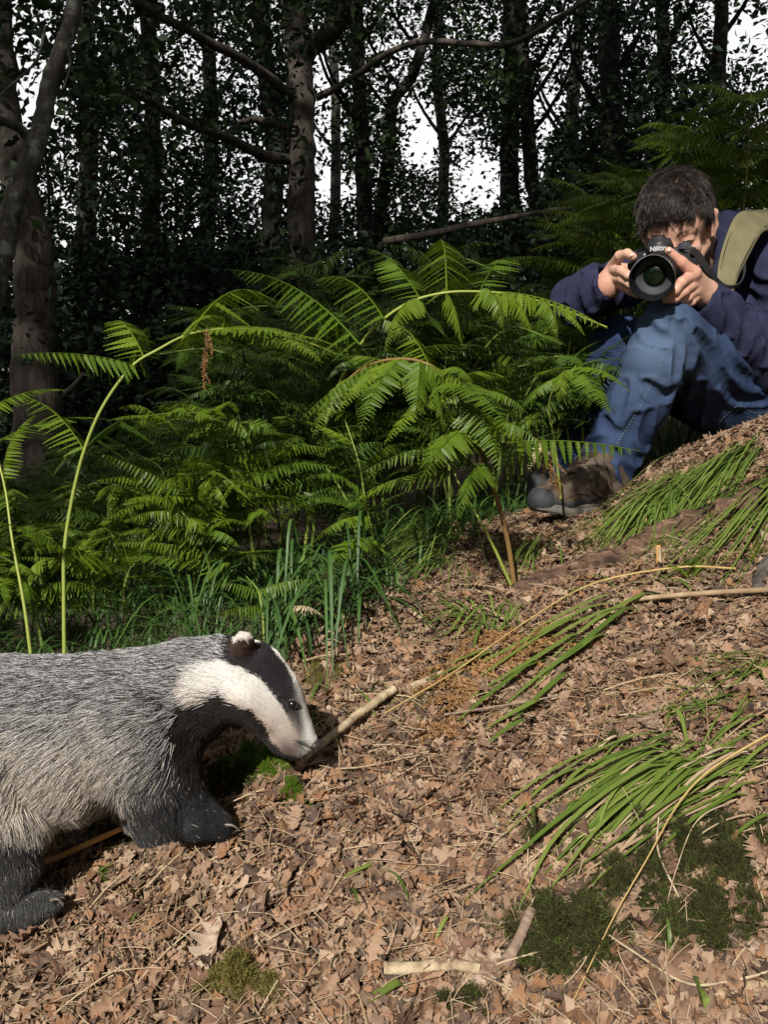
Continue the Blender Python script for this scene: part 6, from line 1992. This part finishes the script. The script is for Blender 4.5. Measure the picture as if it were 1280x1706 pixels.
def rbox(name, c, s, bev, mt, parent, taper=1.0, seg=3):
    bm = bmesh.new(); bmesh.ops.create_cube(bm, size=1)
    for v in bm.verts:
        k = taper if v.co.y > 0 else 1
        v.co.x *= s[0] * k; v.co.y *= s[1]; v.co.z *= s[2]
    bmesh.ops.bevel(bm, geom=bm.edges[:], offset=bev, segments=seg, affect='EDGES')
    for v in bm.verts:
        p = cp_(c[0] + v.co.x, c[1] + v.co.y, c[2] + v.co.z); v.co = Vector(p)
    if np.dot(np.cross(cxx, cy), cz) < 0: bmesh.ops.reverse_faces(bm, faces=bm.faces[:])
    me = bpy.data.meshes.new(name); bm.to_mesh(me); bm.free(); me.materials.append(mt)
    for p in me.polygons: p.use_smooth = True
    o = link(name, me, parent); o.matrix_parent_inverse = Matrix.Translation(-parent.location); return o


def lathe(name, prof, mt, parent, c=(0, 0, 0), seg=48, wob=None):
    """prof: (r, z) along the lens axis"""
    mb = MB(); t = np.linspace(0, 2 * np.pi, seg, endpoint=False); n = len(prof); V = []
    for i, (r, z) in enumerate(prof):
        for a_ in t:
            zz = z + (wob(a_) if wob and i >= n - wob_n and True else 0)
            V.append(cp_(c[0] + r * math.cos(a_), c[1] + r * math.sin(a_), c[2] + zz))
    i = np.arange(n - 1)[:, None] * seg; j = np.arange(seg)[None]; j2 = (j + 1) % seg
    mb.add(np.array(V), np.stack([i + j, i + j2, i + seg + j2, i + seg + j], -1).reshape(-1, 4))
    return mb.obj(name, mt, parent, True)


wob_n = 0
rbox('camera_body', (0, -.004, -.006), (.138, .072, .046), .012, m_black, cam_o)
rbox('grip', (-.056, -.008, .018), (.030, .070, .044), .012, m_rubber, cam_o)
rbox('prism_housing', (-.004, .044, .006), (.062, .036, .052), .009, m_black, cam_o, .58)
rbox('name_plate', (-.004, .040, .0345), (.046, .017, .006), .002, m_black, cam_o, .9)
mb = MB(); tube(mb, np.array([cp_(.046, .030, .002), cp_(.046, .0385, .002)]), .0125, 20); tube(mb, np.array([cp_(.046, .0385, .002), cp_(.046, .041, .002)]), .0105, 20)
for a_ in np.linspace(0, 6.1, 20): tube(mb, np.array([cp_(.046 + .0127 * math.cos(a_), .031, .002 + .0127 * math.sin(a_)), cp_(.046 + .0127 * math.cos(a_), .038, .002 + .0127 * math.sin(a_))]), .0008, 4)
mb.obj('mode_dial', m_metal, cam_o)
lathe('shutter_button', [(0, .006), (.005, .006), (.0075, .003), (.0085, -.004)], m_metal, cam_o, (-.058, .026, .038))
for (x_, y_, z_) in ((-.035, .027, .019), (-.028, .018, .019), (.055, -.005, .018)):
    lathe('function_button', [(0, .004), (.0035, .004), (.0042, .002), (.0042, -.002)], m_metal, cam_o, (x_, y_, z_), 14)
for s in (-1, 1):
    mb = MB(); tube(mb, np.array([cp_(s * .070 + .004 * math.cos(a_), .024 + .005 * math.sin(a_), .0) for a_ in np.linspace(0, 6.2, 12)]), .001, 5); mb.obj('strap_lug', m_metal, cam_o, True)
LZ = float(np.linalg.norm(LF - BC))
lens = empty('lens', Vector(cp_(0, 0, .02))); lens.parent = cam_o; lens.matrix_parent_inverse = Matrix.Translation(-cam_o.location)


def lpart(name, prof, mt, seg=56):
    o = lathe(name, prof, mt, cam_o, (0, 0, 0), seg)
    o.parent = lens; o.matrix_parent_inverse = Matrix.Translation(-lens.location)
    return o


lpart('lens_barrel', [(.030, .015), (.034, .02), (.034, .04), (.0365, .043), (.0365, LZ - .05), (.039, LZ - .045), (.040, LZ - .03)], m_black)
mb = MB(); rr_ = []
for k in range(60):
    a_ = k / 60 * 2 * np.pi; c = [.0375 * math.cos(a_), .0375 * math.sin(a_)]
    tube(mb, np.array([cp_(c[0], c[1], .055), cp_(c[0], c[1], LZ - .062)]), .0011, 4)
o = mb.obj('zoom_ring', m_rubber, cam_o, False); o.parent = lens; o.matrix_parent_inverse = Matrix.Translation(-lens.location)
# petal hood
mb = MB(); seg = 72; t = np.linspace(0, 2 * np.pi, seg, endpoint=False)
pet = .009 * np.cos(2 * t + .0) 
rows = [(.0400, LZ - .034, 0), (.0425, LZ - .024, .3), (.0450, LZ - .008, 1), (.0462, LZ + .001, 1), (.0444, LZ + .001, 1)]
V = np.array([[cp_(r * math.cos(a_), r * math.sin(a_), z + k * p_) for a_, p_ in zip(t, pet)] for r, z, k in rows]).reshape(-1, 3)
i = np.arange(len(rows) - 1)[:, None] * seg; j = np.arange(seg)[None]; j2 = (j + 1) % seg
mb.add(V, np.stack([i + j, i + j2, i + seg + j2, i + seg + j], -1).reshape(-1, 4))
o = mb.obj('lens_hood', m_black, cam_o, True); o.parent = lens; o.matrix_parent_inverse = Matrix.Translation(-lens.location)
mb = MB()
rows = [(.0444, LZ + .001, 1), (.0420, LZ - .012, .6), (.0385, LZ - .026, 0)]
V = np.array([[cp_(r * math.cos(a_), r * math.sin(a_), z + k * p_) for a_, p_ in zip(t, pet)] for r, z, k in rows]).reshape(-1, 3)
i = np.arange(len(rows) - 1)[:, None] * seg
mb.add(V, np.stack([i + j, i + j2, i + seg + j2, i + seg + j], -1).reshape(-1, 4))
m_flock, nt, bs, out = new_mat('matt_black_lining'); bs.inputs['Base Color'].default_value = (.006, .006, .007, 1); bs.inputs['Roughness'].default_value = .9; bs.inputs['Specular IOR Level'].default_value = .1
o = mb.obj('hood_lining', m_flock, cam_o, True); o.parent = lens; o.matrix_parent_inverse = Matrix.Translation(-lens.location)
lpart('front_ring', [(.0385, LZ - .026), (.0350, LZ - .024), (.0335, LZ - .028), (.0300, LZ - .027), (.0285, LZ - .031), (.0245, LZ - .030), (.0232, LZ - .034)], m_toe)
lpart('front_element', [(.0235, LZ - .034), (.019, LZ - .0305), (.013, LZ - .0285), (.006, LZ - .0275), (.0001, LZ - .0272)], m_glass)
mb = MB(); c0 = cp_(0, 0, 0)
fc_ = bpy.data.curves.new('lettering', 'FONT'); fc_.body = 'Nikon'; fc_.size = .0135; fc_.extrude = .0004; fc_.align_x = 'CENTER'; fc_.align_y = 'CENTER'; fc_.shear = .12; fc_.offset = .0003
tmp = bpy.data.objects.new('tmp_text', fc_); C.objects.link(tmp)
me = bpy.data.meshes.new_from_object(tmp.evaluated_get(bpy.context.evaluated_depsgraph_get())); bpy.data.objects.remove(tmp)
me.materials.clear(); me.materials.append(m_print)
o = link('lettering', me, cam_o); o.matrix_parent_inverse = Matrix.Translation(-cam_o.location)
tp = cp_(-.004, .040, .0380)
o.matrix_basis = Matrix(((cxx[0], cy[0], cz[0], tp[0]), (cxx[1], cy[1], cz[1], tp[1]), (cxx[2], cy[2], cz[2], tp[2]), (0, 0, 0, 1)))
o = mbs.obj('strap', m_rubber, cam_o, True)
print('man done')
print('objects', len(bpy.data.objects))
